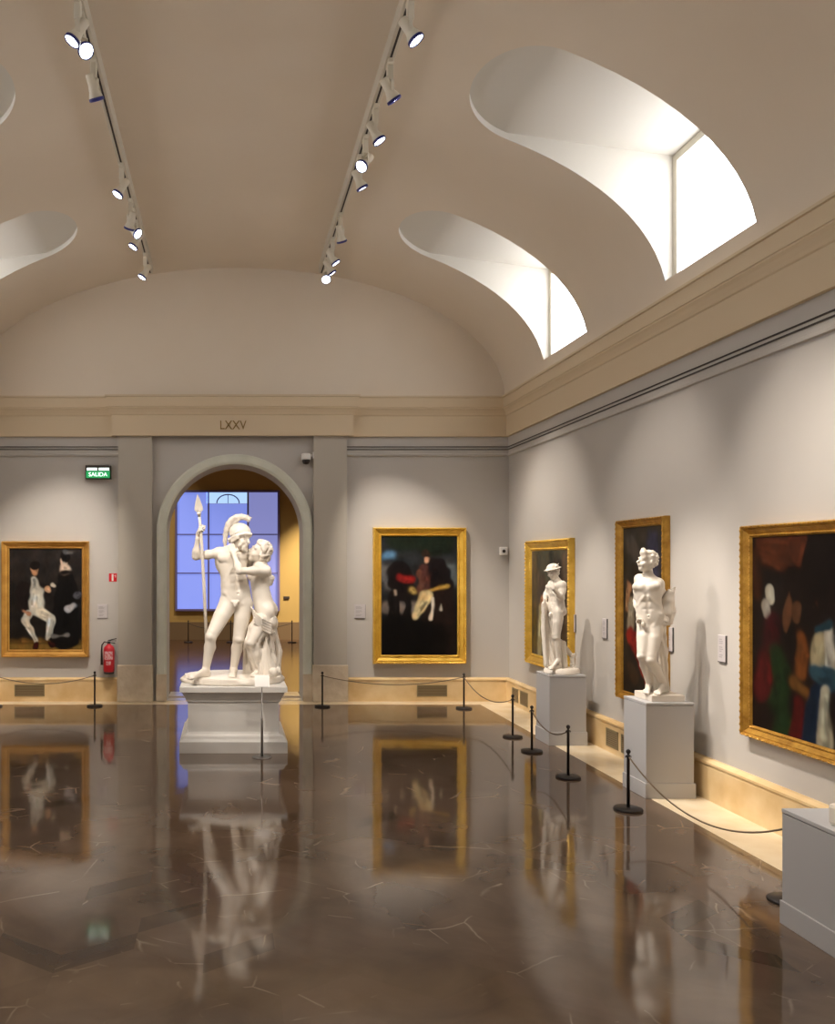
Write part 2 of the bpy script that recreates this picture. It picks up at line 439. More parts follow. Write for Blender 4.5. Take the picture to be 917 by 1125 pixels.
def room2_window():
    x0, x1, z0, z1 = -1.2, 1.21, .74, 3.54; y = Y2-.04
    bm = bmesh.new()
    for a, b, c, d in ((x0-.05, x0, z0-.05, z1+.05), (x1, x1+.05, z0-.05, z1+.05), (x0, x1, z1, z1+.05), (x0, x1, z0-.05, z0)):
        box(bm, a, b, y-.08, y+.04, c, d, .006)
    for xm in (-.45, .5): box(bm, xm-.016, xm+.016, y-.05, y, z0, z1)
    for zm in (1.6, 2.53): box(bm, x0, x1, y-.03, y, zm-.013, zm+.013)
    root = structure(from_bm('window_11', bm, M['mullion']))
    def pane(a, b, c, d, m, dy=0):
        p = bmesh.new(); box(p, a, b, y+.005-dy, y+.03-dy, c, d); from_bm('window_pane', p, m, root)
    pane(x0, -.47, z0, z1, M['blind']); pane(-.428, .478, z0, 3.27, M['blind']); pane(.522, x1, z0, z1, M['blind_dim'])
    pane(-.5, .478, 3.28, z1, M['blind_light'])
    b2 = bmesh.new()                              # arched bar seen through the pale top light
    pts = [(.02+.27*math.cos(math.pi*i/16), y-.012, 3.28+.21*math.sin(math.pi*i/16)) for i in range(17)]
    tube(b2, pts, .014, 6); tube(b2, [(.02, y-.012, 3.28), (.02, y-.012, 3.5)], .008, 6)
    from_bm('arched_glazing_bar', b2, M['mullion'], root)
room2_window()
def area_light(name, loc, rot, size, energy, col):
    ld = bpy.data.lights.new(name, 'AREA'); ld.energy = energy; ld.color = col; ld.size = size
    o = bpy.data.objects.new(name, ld); C.objects.link(o); o.location = loc; o.rotation_euler = rot; return o
def spot(name, loc, target, energy, ang, blend, col, size=.022, parent=None):
    ld = bpy.data.lights.new(name, 'SPOT'); ld.energy = energy*LAMP; ld.color = col; ld.spot_size = math.radians(ang); ld.spot_blend = blend
    ld.shadow_soft_size = size
    o = bpy.data.objects.new(name, ld); C.objects.link(o); o.location = loc
    o.rotation_euler = (Vector(target)-Vector(loc)).to_track_quat('-Z', 'Y').to_euler(); return o
WARM = (1, .90, .79)
# ceiling lamps of the far room (hidden from here by the arch) and an added fill
spot('ceiling_spot_and_fill', (2.6, 18.0, 5.1), (1.85, 20.4, 1.25), 1300, 32, 1, (1, .84, .6))
spot('ceiling_spot_and_fill', (-2.6, 18.0, 5.1), (-1.8, 20.4, 1.6), 130, 70, .8, (1, .84, .6))
spot('ceiling_spot_and_fill', (.1, 16, 5.1), (.1, 15.5, 0), 420, 150, .8, (1, .86, .66))  # wide fill added to brighten upper wall and parquet, no lamp of the room

# ------------------------------------------------------------------ lighting track and its lamps
RZ = 5.535
RX = {'L': -.985, 'R': 1.205}
def rail(side, label):
    x = RX[side]; t = thing('lighting_track', label, 'light track', (x, 10.86, RZ), 0, 'ceiling light tracks')
    top = vault_z(x-XC)-RZ
    bm = bmesh.new(); box(bm, -.032, .032, -10.4, 0, 0, top+.02, .004); from_bm('rail', bm, M['rail'], t)
    bm = bmesh.new(); box(bm, -.008, .008, -10.4, -.03, -.003, 0); from_bm('slot', bm, M['slot'], t)
rail('L', 'long white ceiling track carrying the left row of spotlights')
rail('R', 'long white ceiling track carrying the right row of spotlights')

def mesh_of(fn):
    bm = bmesh.new(); fn(bm); bmesh.ops.recalc_face_normals(bm, faces=bm.faces); me = bpy.data.meshes.new('m'); bm.to_mesh(me); bm.free(); return me
def f_adapter(bm): box(bm, -.02, .02, -.055, .055, -.035, 0, .004); box(bm, -.022, .022, -.03, .03, -.15, -.035, .006)
def f_yoke(bm):
    for s in (-1, 1): box(bm, s*.036-.003, s*.036+.003, -.012, .012, -.235, -.15)
    box(bm, -.039, .039, -.012, .012, -.156, -.150)
def f_house(bm): lathe(bm, [(.012, .10), (.03, .098), (.033, .09), (.033, .0), (.036, -.01), (.05, -.045), (.053, -.062), (.048, -.064)], 28)
def f_rim(bm): lathe(bm, [(.0535, -.058), (.056, -.06), (.056, -.078), (.049, -.08), (.049, -.06)], 28)
def f_lens(bm): lathe(bm, [(.001, -.073), (.03, -.0745), (.049, -.072), (.049, -.068), (.001, -.066)], 28)
me_ad, me_yo, me_ho, me_ri, me_le = [mesh_of(f) for f in (f_adapter, f_yoke, f_house, f_rim, f_lens)]
for me, m in ((me_ad, 'lamp_white'), (me_yo, 'lamp_white'), (me_ho, 'lamp_white'), (me_ri, 'rim_blue'), (me_le, 'lens')): me.materials.append(M[m])
for me in (me_ho, me_ri, me_le): me.polygons.foreach_set('use_smooth', [True]*len(me.polygons))
def lamp(side, y, target, label, energy=300, ang=40, col=WARM, roll=0):
    x = RX[side]; y *= .99; t = thing('track_spotlight', label, 'spotlight', (x, y, RZ-.004), 0, 'spotlights on the ceiling tracks')
    link('adapter', me_ad, None, t)
    piv = Vector((0, 0, -.22)); d = (Vector(target)-Vector((x, y, RZ))-piv).normalized()
    yk = link('yoke', me_yo, None, t); yk.rotation_euler = (0, 0, math.atan2(d.y, d.x)+math.pi/2)
    q = d.to_track_quat('-Z', 'Y')
    for nm, me in (('housing', me_ho), ('lens_ring', me_ri), ('lens', me_le)):
        o = link(nm, me, None, t); o.location = piv; o.rotation_euler = q.to_euler()
    if energy:
        s = spot('spot_lamp', (0, 0, 0), (0, 0, -1), energy, ang, .75, col)
        s.parent = t; s.location = piv+d*.085; s.rotation_euler = q.to_euler()
    return t
WALLR = 3.7
lamps = [
 ('L', 5.64, (-3.4, 5.0, 1.2), 'spotlight on the left track nearest the camera, turned to the left wall', 250, 42),
 ('L', 5.80, (2.6, 1.6, .2), 'spotlight on the left track with its round lens facing the viewer, nearest pair', 190, 34),
 ('L', 6.31, (.1, 8.35, 1.35), 'spotlight on the left track seen from behind, third from the camera', 150, 26),
 ('L', 7.98, (-3.4, 7.2, 1.3), 'spotlight on the left track alone at the middle of the rail', 250, 42),
 ('L', 8.75, (-2.45, 11.1, 1.3), 'spotlight on the left track turned away, beside a pair of lit lenses', 400, 34),
 ('L', 8.98, (3.5, 6.6, 1.2), 'spotlight on the left track, right hand lens of the farther pair', 260, 22),
 ('L', 9.29, (-3.4, 8.6, 1.3), 'spotlight on the left track, left hand lens of the farther pair', 250, 42),
 ('L', 10.27, (-3.4, 9.7, 1.3), 'spotlight on the left track, last one at the far end', 230, 42),
 ('R', 5.63, (WALLR, 5.2, 1.3), 'spotlight on the right track nearest the camera, tilted to the right wall', 260, 44),
 ('R', 6.34, (WALLR, 7.45, 1.5), 'spotlight on the right track seen from behind, second from the camera', 150, 40),
 ('R', 6.96, (3.4, 6.68, 1.2), 'spotlight on the right track, third from the camera with a tilted lit lens', 380, 24),
 ('R', 7.46, (-2.2, 4.6, .9), 'spotlight on the right track with its round lens facing left, mid rail', 200, 34),
 ('R', 7.82, (3.4, 8.6, 1.2), 'spotlight on the right track just beyond the left facing one', 340, 24),
 ('R', 9.10, (2.5, 11.1, 1.25), 'spotlight on the right track turned away towards the end wall', 400, 34),
 ('R', 9.78, (WALLR, 9.7, 1.4), 'spotlight on the right track, upper lens of the cluster near its end', 190, 44),
 ('R', 10.12, (WALLR, 10.4, 1.4), 'spotlight on the right track, middle lens of the cluster near its end', 120, 40),
 ('R', 10.42, (.6, 5.0, .0), 'spotlight on the right track with a dazzling lens, last at its far end', 150, 40),
 # unseen lamps on the rail above the camera, last three added for light
 ('L', 4.75, (.02, 8.4, 1.3), 'spotlight on the left track above the camera, aimed at the statue pair', 265, 24),
 ('R', 4.85, (.12, 8.4, 1.3), 'spotlight on the right track above the camera, aimed at the statue pair', 170, 24),
 ('R', 4.55, (WALLR, 4.6, 1.3), 'added spotlight on the right track above the camera, aimed at the near plinth', 200, 44),
 ('R', 3.0, (WALLR, 2.8, 1.2), 'added spotlight on the right track behind the camera, aimed at the right wall', 300, 44),
 ('L', 3.0, (-3.4, 2.8, 1.2), 'added spotlight on the left track behind the camera, aimed at the left wall', 250, 44),
]
for l in lamps: lamp(*l[:3], l[3], l[4], l[5])

# ------------------------------------------------------------------ paintings
def paint(w, h, bg, strokes, seed=0, res=.009, softk=.25, remap=(1, 1), dark=1):
    """canvas as a fine grid, soft dabs of pigment as a colour attribute. units: u,v in 0..1 (v down), radii in canvas widths"""
    nx, ny = int(w/res)+1, int(h/res)+1
    U, V = np.meshgrid(np.linspace(0, 1, nx), np.linspace(0, 1, ny)); asp = h/w
    rs = np.random.RandomState(seed); X, Y = U, V*asp
    wob = sum(np.sin(X*f1+Y*f2+p)*a for f1, f2, p, a in [(rs.uniform(-40, 40), rs.uniform(-40, 40), rs.uniform(0, 6), .004) for _ in range(10)])
    img = np.zeros((ny, nx, 3)); t = V[..., None]
    img[:] = np.array(srgb(bg[0]))*(1-t)+np.array(srgb(bg[1]))*t
    mott = sum(np.sin(X*f1+Y*f2+p) for f1, f2, p in [(rs.uniform(-30, 30), rs.uniform(-30, 30), rs.uniform(0, 6)) for _ in range(8)])/8
    img *= (1+.5*mott[..., None])
    extra = []
    for s in strokes:
        extra.append(s)
        if max(s[2], s[5]) > .028 and (len(s) < 8 or s[7] < .05):
            for q in range(7):
                o = rs.uniform(-.75, .75); o2 = o+rs.uniform(-.2, .2); t0 = rs.uniform(0, .5); t1 = rs.uniform(.5, 1); k = rs.uniform(.55, 1.4)
                L_ = math.hypot(s[3]-s[0], (s[4]-s[1])*asp)+1e-6; nx_, ny_ = -(s[4]-s[1])*asp/L_, (s[3]-s[0])/L_
                if L_ < .02: nx_, ny_ = 1, 0
                a_ = (s[0]+(s[3]-s[0])*t0+nx_*o*s[2], s[1]+(s[4]-s[1])*t0+ny_*o*s[2]/asp); b_ = (s[0]+(s[3]-s[0])*t1+nx_*o2*s[5], s[1]+(s[4]-s[1])*t1+ny_*o2*s[5]/asp)
                extra.append((*a_, .11*s[2], *b_, .07*s[5], tuple(min(255, max(2, c_*k)) for c_ in s[6]), .02))
    for s in extra:
        x0, y0, r0, x1, y1, r1, colr = s[:7]; soft = s[7] if len(s) > 7 else .012
        y0 *= asp; y1 *= asp; x0 *= remap[0]; x1 *= remap[0]; r0 *= remap[1]; r1 *= remap[1]; soft *= remap[1]
        dx, dy = x1-x0, y1-y0; L = max(dx*dx+dy*dy, 1e-9)
        tt = np.clip(((X-x0)*dx+(Y-y0)*dy)/L, 0, 1)
        d = np.hypot(X-x0-tt*dx, Y-y0-tt*dy)-(r0+(r1-r0)*tt)+wob
        a = 1/(1+np.exp(np.clip(d/(soft*softk), -30, 30)))
        sh = 1-.25*np.clip((d+.04)/.04, 0, 1)+.12*mott
        img = img*(1-a[..., None])+(np.array(srgb(colr))[None, None]*sh[..., None])*a[..., None]
    def vnoise(cell):
        gx, gy = int(nx/cell[0])+3, int(ny/cell[1])+3; g = rs.uniform(-1, 1, (gy, gx))
        xi, yi = np.meshgrid(np.arange(nx)/cell[0], np.arange(ny)/cell[1]); x0_, y0_ = xi.astype(int), yi.astype(int); fx, fy = xi-x0_, yi-y0_
        fx = fx*fx*(3-2*fx); fy = fy*fy*(3-2*fy)
        return g[y0_, x0_]*(1-fx)*(1-fy)+g[y0_, x0_+1]*fx*(1-fy)+g[y0_+1, x0_]*(1-fx)*fy+g[y0_+1, x0_+1]*fx*fy
    tex = .45*vnoise((14, 18))+.35*vnoise((5, 11))+.3*vnoise((3, 4))
    img = img*np.clip(1+.42*tex[..., None]+.1*vnoise((9, 9))[..., None]*np.array([1, 0, -1]), .2, 2)*dark
    if dark < .55: mx_ = img.max(-1, keepdims=True); img = img*1.35*(1-.62*(mx_-img.min(-1, keepdims=True))/(mx_+1e-6))
    img = np.clip(img, 0, 1)
    co = np.zeros((ny*nx, 3)); co[:, 0] = ((U-.5)*w).ravel(); co[:, 2] = ((.5-V)*h).ravel()
    idx = np.arange(nx*ny).reshape(ny, nx)
    fc = np.stack([idx[:-1, :-1], idx[1:, :-1], idx[1:, 1:], idx[:-1, 1:]], -1).reshape(-1, 4)
    me = bpy.data.meshes.new('canvas'); me.from_pydata(co.tolist(), [], fc.tolist())
    at = me.color_attributes.new('pigment', 'FLOAT_COLOR', 'POINT')
    rgba = np.ones((ny*nx, 4)); rgba[:, :3] = img.reshape(-1, 3); at.data.foreach_set('color', rgba.ravel())
    return me
def pigment():
    m = bpy.data.materials.new('oil_paint'); m.use_nodes = True; nt = m.node_tree; b = nt.nodes['Principled BSDF']
    a = nt.nodes.new('ShaderNodeAttribute'); a.attribute_name = 'pigment'; nt.links.new(a.outputs['Color'], b.inputs['Base Color'])
    b.inputs['Roughness'].default_value = .5; b.inputs['Specular IOR Level'].default_value = .15; return m
M['oil'] = pigment()
def frame_mesh(bm, w, h, prof):
    """outer w x h, profile (distance from the outer edge inwards, y)"""
    rings = []
    for d, y in prof:
        a, b = w/2-d, h/2-d
        rings.append([bm.verts.new(p) for p in ((-a, y, -b), (a, y, -b), (a, y, b), (-a, y, b))])
    for r, q in zip(rings, rings[1:]):
        for i in range(4): bm.faces.new((r[i], r[(i+1) % 4], q[(i+1) % 4], q[i]))
def beads(bm, w, h, d, y, r, step):
    a, b = w/2-d, h/2-d
    for (p, q) in (((-a, -b), (a, -b)), ((a, -b), (a, b)), ((a, b), (-a, b)), ((-a, b), (-a, -b))):
        L = math.hypot(q[0]-p[0], q[1]-p[1]); n = int(L/step)
        for i in range(n):
            t = (i+.5)/n; c = Vector((p[0]+(q[0]-p[0])*t, y, p[1]+(q[1]-p[1])*t))
            lon = Vector((q[0]-p[0], 0, q[1]-p[1]))/L; wd = Vector((-lon.z, 0, lon.x))
            vs = [bm.verts.new(c+v) for v in (lon*step*.42, wd*r, -lon*step*.42, -wd*r)]; top = bm.verts.new(c+Vector((0, -r*.9, 0)))
            for k in range(4): bm.faces.new((vs[k], vs[(k+1) % 4], top))
def painting(label, loc, rz, w, h, border, m, me, depth=.085, bead=True):
    t = thing('painting', label, 'painting', loc, rz)
    B = border
    prof = [(0, 0), (0, -depth*.75), (B*.08, -depth), (B*.2, -depth), (B*.3, -depth*.8), (B*.36, -depth*.85), (B*.72, -depth*.45), (B*.78, -depth*.55), (B*.88, -depth*.55), (B, -depth*.3), (B, 0)]
    bm = bmesh.new(); frame_mesh(bm, w, h, prof); from_bm('frame', bm, m, t)
    if bead:
        bm = bmesh.new(); beads(bm, w, h, B*.13, -depth, B*.10, .045); from_bm('outer_beading', bm, m, t)
        bm = bmesh.new(); beads(bm, w, h, B*.83, -depth*.54, B*.07, .03); from_bm('inner_beading', bm, m, t)
    c = link('canvas', me, M['oil'], t); c.location = (0, -depth*.32, 0)
    bk = bmesh.new(); box(bk, -w/2+.03, w/2-.03, -.012, 0, -h/2+.03, h/2-.03); from_bm('backing_board', bk, M['slot'], t)
    return t
S84 = 930/11.12
def wallpos(x, y, Yw): s = F/Yw; return ((x-VX)/s, H+(VY-y)/s)
# right hand portrait on the end wall
x0, z1 = wallpos(410.3, 579.5, 11.12); x1, z0 = wallpos(512.8, 729.5, 11.12)
wP, hP, bP = x1-x0, z1-z0, .115
sky, dk, br = (92, 98, 108), (24, 19, 18), (52, 34, 30)
st = [(.0, .3, .12, .25, .4, .16, (104, 104, 106), .08), (.05, .17, .05, .14, .15, .05, (88, 126, 158), .05), (.9, .28, .1, .98, .36, .1, (84, 92, 96), .07), (.06, .6, .08, .5, .6, .08, (120, 108, 100), .05),
      (.2, .03, .14, .85, .05, .13, (26, 34, 24), .06), (.6, .12, .07, .85, .11, .05, (26, 34, 24), .04),
      (.22, .32, .17, .3, .45, .16, (22, 15, 15), .03), (.16, .5, .08, .17, .72, .06, dk, .02), (.34, .5, .05, .35, .75, .05, dk, .02),
      (.25, .35, .06, .42, .37, .04, (128, 30, 28), .03), (.18, .46, .018, .185, .49, .018, (196, 178, 160), .02),
      (.72, .3, .18, .8, .4, .15, (22, 16, 18), .03), (.8, .5, .18, .7, .95, .3, (32, 22, 20), .08), (.2, .85, .3, .6, .9, .3, (12, 9, 9), .08),
      (.56, .27, .06, .56, .44, .1, (84, 48, 42), .03), (.5, .3, .03, .52, .42, .05, (110, 70, 56), .02), (.62, .46, .03, .86, .42, .025, (206, 162, 76), .02),
      (.6, .50, .09, .46, .66, .055, (224, 200, 148), .02), (.585, .19, .038, .585, .205, .033, (214, 164, 134), .015), (.57, .155, .04, .6, .15, .035, (48, 34, 26), .015),
      (.68, .52, .02, .66, .7, .012, (226, 216, 200), .015), (.79, .57, .012, .79, .62, .018, (206, 200, 186), .015), (.4, .45, .04, .42, .47, .03, (190, 160, 90), .03)]
painting('gilt framed portrait of a figure in pale breeches, end wall right of arch', ((x0+x1)/2, YB, (z0+z1)/2), 0, wP, hP, bP, M['gold_bright'],
         paint(wP-2*bP, hP-2*bP, ((40, 42, 44), (14, 11, 11)), st, 1))
# left hand double portrait
x0, z1 = wallpos(1, 594.5, 11.12); x1, z0 = wallpos(97.3, 722.3, 11.12)
wP, hP, bP = x1-x0, z1-z0, .10
st = [(0, .97, .07, 1, .97, .07, (128, 100, 46), .06), (.0, .92, .03, 1, .93, .03, (94, 70, 34), .04),
      (.22, .42, .13, .22, .58, .1, (28, 20, 19), .03), (.45, .38, .06, .52, .45, .05, (26, 19, 18), .03),
      (.78, .3, .12, .76, .85, .22, (14, 12, 12), .02), (.84, .3, .06, .92, .5, .06, (14, 12, 12), .02),
      (.33, .3, .03, .38, .42, .09, (206, 200, 186), .02), (.38, .45, .09, .37, .58, .11, (212, 206, 190), .02),
      (.42, .63, .08, .58, .7, .065, (220, 214, 196), .015), (.58, .7, .06, .52, .9, .025, (214, 208, 192), .012), (.25, .64, .06, .22, .7, .06, (214, 208, 192), .015), (.22, .7, .06, .36, .92, .02, (208, 202, 188), .012),
      (.37, .95, .03, .36, .98, .03, (56, 14, 14), .015), (.54, .93, .02, .6, .955, .03, (50, 16, 14), .015),
      (.345, .2, .05, .35, .235, .042, (202, 156, 122), .014), (.34, .165, .055, .37, .165, .05, (26, 20, 18), .014),
      (.2, .62, .035, .26, .64, .03, (196, 140, 108), .015), (.53, .4, .035, .55, .42, .03, (206, 160, 124), .015), (.6, .36, .028, .62, .37, .028, (214, 206, 190), .012),
      (.76, .11, .045, .76, .14, .04, (220, 188, 164), .014), (.77, .07, .06, .8, .09, .06, (18, 14, 14), .014), (.78, .03, .03, .86, .04, .025, (96, 92, 90), .02),
      (.76, .2, .07, .8, .2, .06, (222, 196, 174), .025), (.72, .24, .03, .85, .23, .03, (30, 24, 24), .03),
      (.82, .6, .05, .88, .56, .045, (170, 170, 176), .012), (.94, .46, .04, .97, .45, .03, (86, 88, 98), .02), (.6, .87, .015, .8, .86, .02, (120, 116, 112), .02)]
painting('gilt framed double portrait, pale seated and dark standing figures, left of the arch', ((x0+x1)/2, YB, (z0+z1)/2), 0, wP, hP, bP, M['gold_plain'],
         paint(wP-2*bP, hP-2*bP, ((40, 35, 33), (18, 15, 14)), st, 2), bead=False)
# three canvases on the right wall; local left = far end
def rwall(ya, yb, z0, z1, bP, label, m, bg, st, seed, depth=.065, remap=(1, 1), dark=1):
    wP, hP = ya-yb, z1-z0
    return painting(label, (XR, (ya+yb)/2, (z0+z1)/2), -math.pi/2, wP, hP, bP, m, paint(wP-2*bP, hP-2*bP, bg, st, seed, remap=remap, dark=dark), depth)
st = [(.1, .0, .06, .1, 1, .08, (112, 94, 66), .05), (.5, .0, .4, .5, .1, .3, (92, 88, 72), .1), (.3, .3, .1, .3, .5, .12, (92, 78, 66), .06), (.7, .2, .15, .8, .5, .15, (60, 50, 44), .08),
      (.25, .55, .05, .24, .95, .08, (196, 184, 140), .03), (.3, .45, .035, .3, .52, .035, (216, 150, 110), .02), (.38, .5, .04, .4, .62, .05, (180, 150, 80), .03),
      (.1, .6, .05, .1, .9, .06, (118, 98, 50), .04), (.75, .6, .15, .8, .9, .2, (66, 50, 34), .08), (.5, .75, .1, .5, .95, .1, (96, 78, 50), .06), (.55, .05, .05, .6, .25, .08, (60, 62, 56), .04)]
rwall(10.42, 9.07, .603, 2.09, .125, 'gilt framed painting behind the marble youth in a brimmed hat, farthest on the right wall', M['gold_bright'], ((120, 102, 86), (84, 68, 44)), st, 3, dark=.8)
st = [(.2, .1, .14, .4, .2, .12, (86, 80, 74), .08), (.75, .1, .15, .8, .25, .12, (66, 64, 84), .08), (.3, .25, .08, .35, .35, .1, (60, 48, 36), .04), (.15, .35, .06, .12, .5, .05, (206, 150, 106), .03),
      (.22, .45, .08, .2, .6, .1, (190, 174, 146), .04), (.4, .42, .06, .5, .68, .045, (226, 158, 120), .02), (.2, .66, .12, .35, .7, .12, (172, 46, 32), .04),
      (.35, .7, .1, .55, .85, .09, (184, 58, 38), .04), (.6, .9, .05, .85, .95, .04, (190, 62, 40), .03), (.2, .85, .1, .3, .9, .12, (70, 48, 28), .06), (.8, .6, .12, .85, .85, .12, (30, 44, 54), .06), (.6, .45, .08, .65, .6, .08, (36, 58, 62), .04), (.4, .32, .05, .4, .4, .03, (178, 92, 60), .03)]
rwall(7.993, 7.12, .554, 2.214, .075, 'tall gilt framed painting with red drapery behind the marble youth with a lyre', M['gold'], ((60, 54, 46), (44, 34, 24)), st, 4, dark=.8)
st = [(.05, .02, .05, .28, .06, .07, (124, 66, 40), .03), (.02, .08, .03, .2, .14, .04, (112, 58, 34), .03), (.3, .02, .05, .3, .14, .035, (142, 72, 44), .02), (.02, .1, .03, .03, .3, .02, (92, 50, 30), .03),
      (.12, .28, .022, .125, .32, .02, (214, 206, 184), .008), (.09, .36, .02, .1, .4, .02, (190, 180, 164), .01), (.13, .45, .05, .14, .55, .07, (92, 20, 30), .03), (.17, .6, .07, .2, .98, .1, (38, 66, 32), .03),
      (.08, .65, .05, .06, .78, .06, (110, 28, 30), .03), (.24, .28, .012, .22, .48, .016, (150, 96, 62), .01), (.22, .52, .014, .2, .56, .014, (196, 140, 98), .008),
      (.29, .36, .022, .29, .42, .02, (128, 84, 54), .01), (.31, .5, .05, .32, .68, .045, (176, 104, 48), .02), (.28, .74, .04, .34, .76, .04, (168, 112, 50), .02), (.29, .82, .05, .28, 1, .05, (128, 30, 28), .02),
      (.385, .35, .022, .39, .40, .02, (196, 148, 104), .008), (.40, .33, .025, .425, .42, .022, (112, 64, 34), .01), (.42, .5, .06, .40, .62, .05, (206, 190, 150), .015), (.46, .46, .04, .475, .62, .035, (222, 214, 196), .012),
      (.40, .45, .04, .46, .43, .035, (44, 84, 100), .01), (.39, .66, .055, .45, .68, .05, (58, 100, 120), .015), (.40, .76, .06, .38, 1, .08, (30, 52, 78), .02), (.44, .74, .02, .44, 1, .035, (218, 206, 176), .012),
      (.6, .4, .04, .6, .6, .07, (110, 60, 36), .03), (.7, .35, .04, .72, .8, .1, (66, 36, 26), .04), (.85, .4, .05, .86, .9, .12, (84, 44, 36), .04), (.56, .38, .02, .57, .42, .02, (170, 110, 76), .01)]
rwall(6.056, 3.75, .586, 2.077, .085, 'large dark gilt framed group scene nearest the camera on the right wall', M['gold'], ((26, 18, 16), (34, 20, 16)), st, 5, remap=(.76, .62), dark=.5)

# ------------------------------------------------------------------ plinths
def grey_plinth(label, x0, x1, y0, y1, h, kick, nm='pedestal'):
    t = thing(nm, label, 'pedestal', ((x0+x1)/2, (y0+y1)/2, 0), 0, 'grey pedestals along the right wall')
    a, b = (x1-x0)/2, (y1-y0)/2
    bm = bmesh.new(); box(bm, -a+.008, a-.012, -b+.008, b-.008, kick, h-.024, .002); from_bm('body', bm, M['plinth_grey'], t)
    bm = bmesh.new(); box(bm, -a, a, -b, b, 0, kick, .003); from_bm('kick_base', bm, M['plinth_grey'], t)
    bm = bmesh.new(); box(bm, -a+.006, a-.010, -b+.006, b-.006, h-.021, h, .003); from_bm('top', bm, M['plinth_cap'], t)
    bm = bmesh.new(); box(bm, -a+.014, a-.018, -b+.014, b-.014, h-.026, h-.018); from_bm('shadow_gap', bm, M['slot'], t)
grey_plinth('grey box pedestal farthest away, carrying the marble youth in a brimmed hat', 3.20, 3.585, 8.42, 8.80, .70, .135)
grey_plinth('grey box pedestal in the middle, carrying the marble youth with a lyre', 3.216, 3.605, 6.51, 6.89, .737, .117)
grey_plinth('large low grey plinth at the right edge of the view, nearest the camera', 2.777, 3.62, 2.4, 4.258, .578, .117)

def marble_pedestal():
    t = thing('marble_pedestal', 'stepped white veined marble pedestal under the statue pair in mid floor', 'pedestal', (.06, 8.6, 0))
    def sq(prof, nm):
        bm = bmesh.new(); R = []
        for r, z in prof: R.append([bm.verts.new(p) for p in ((-r, -r, z), (r, -r, z), (r, r, z), (-r, r, z))])
        for a, b in zip(R, R[1:]):
            for i in range(4): bm.faces.new((a[i], a[(i+1) % 4], b[(i+1) % 4], b[i]))
        bm.faces.new(R[0]); bm.faces.new(R[-1]); from_bm(nm, bm, M['plinth_marble'], t)
    sq([(.517, 0), (.517, .105), (.511, .113), (.505, .115), (.495, .13), (.485, .155), (.462, .168), (.455, .172)], 'plinth')
    sq([(.445, .17), (.438, .19), (.438, .47), (.445, .48)], 'die')
    sq([(.44, .475), (.45, .48), (.455, .5), (.475, .54), (.492, .572), (.50, .578), (.515, .58), (.515, .628), (.51, .634)], 'cap')
marble_pedestal()

# ------------------------------------------------------------------ rope posts
def catenary(a, b, sag, n=16):
    a, b = Vector(a), Vector(b)
    return [a.lerp(b, i/n)-Vector((0, 0, sag*4*(i/n)*(1-i/n))) for i in range(n+1)]
def f_disc(bm): lathe(bm, [(.001, 0), (.1, 0), (.1, .012), (.094, .018), (.02, .022), (.001, .022)], 32)
def f_pole(bm): lathe(bm, [(.011, .02), (.011, .385), (.014, .388), (.014, .402), (.009, .405), (.008, .412), (.014, .42), (.017, .43), (.014, .44), (.004, .447)], 16)
def f_hook(bm): tube(bm, [(-.02, 0, .385), (-.02, 0, .396), (.02, 0, .396), (.02, 0, .385)], .004, 6)
me_d, me_p, me_h = [mesh_of(f) for f in (f_disc, f_pole, f_hook)]
for me in (me_d, me_p, me_h): me.materials.append(M['black'])
for me in (me_d, me_p): me.polygons.foreach_set('use_smooth', [True]*len(me.polygons))
def gp(px, py): s = (py-VY)/H; return ((px-VX)/s, F/s)
posts = {}
for k, px, py, lab in (
  ('a', 104, 776, 'short black rope post on the floor left of the arch, below the extinguisher'),
  ('b', -6, 776.5, 'short black rope post at the left edge of the view'),
  ('c', 354, 776.5, 'short black rope post right of the arch, in front of the pilaster'),
  ('d', 509.5, 778.5, 'short black rope post in front of the end wall near the right corner'),
  ('e', 563, 810, 'short black rope post in the right hand group, farthest of its four'),
  ('f', 584, 826, 'short black rope post beside the farthest grey pedestal, second of the right group'),
  ('g', 624, 854.5, 'short black rope post between the two tall grey pedestals'),
  ('h', 690, 890, 'short black rope post beside the middle pedestal, nearest complete one'),
  ('i', 866, 991, 'short black rope post mostly hidden behind the near low plinth')):
    x, y = gp(px, py); posts[k] = (x, y)
    t = thing('rope_post', lab, 'barrier post', (x, y, 0), 0, 'short black rope posts')
    link('base_disc', me_d, None, t); link('pole', me_p, None, t); link('rope_hook', me_h, None, t)
for a, b, sag, lab in (('b', 'a', .10, 'rope hanging between the posts under the double portrait'),
                       ('c', 'd', .10, 'rope hanging between the posts under the end wall portrait'),
                       ('d', 'e', .13, 'rope sagging from the corner post to the first right hand post'),
                       ('f', 'g', .10, 'rope sagging between the two posts beside the farthest pedestal'),
                       ('h', 'i', .20, 'long rope sagging from the middle pedestal to the near low plinth')):
    p, q = Vector((*posts[a], .39)), Vector((*posts[b], .39)); d = (q-p).normalized()*.014
    bm = bmesh.new(); tube(bm, catenary(p+d, q-d, sag, 24), .0055, 8)
    o = from_bm('barrier_rope', bm, M['rope'], smooth=True); tag(o, lab, 'rope', 'ropes of the low barrier')
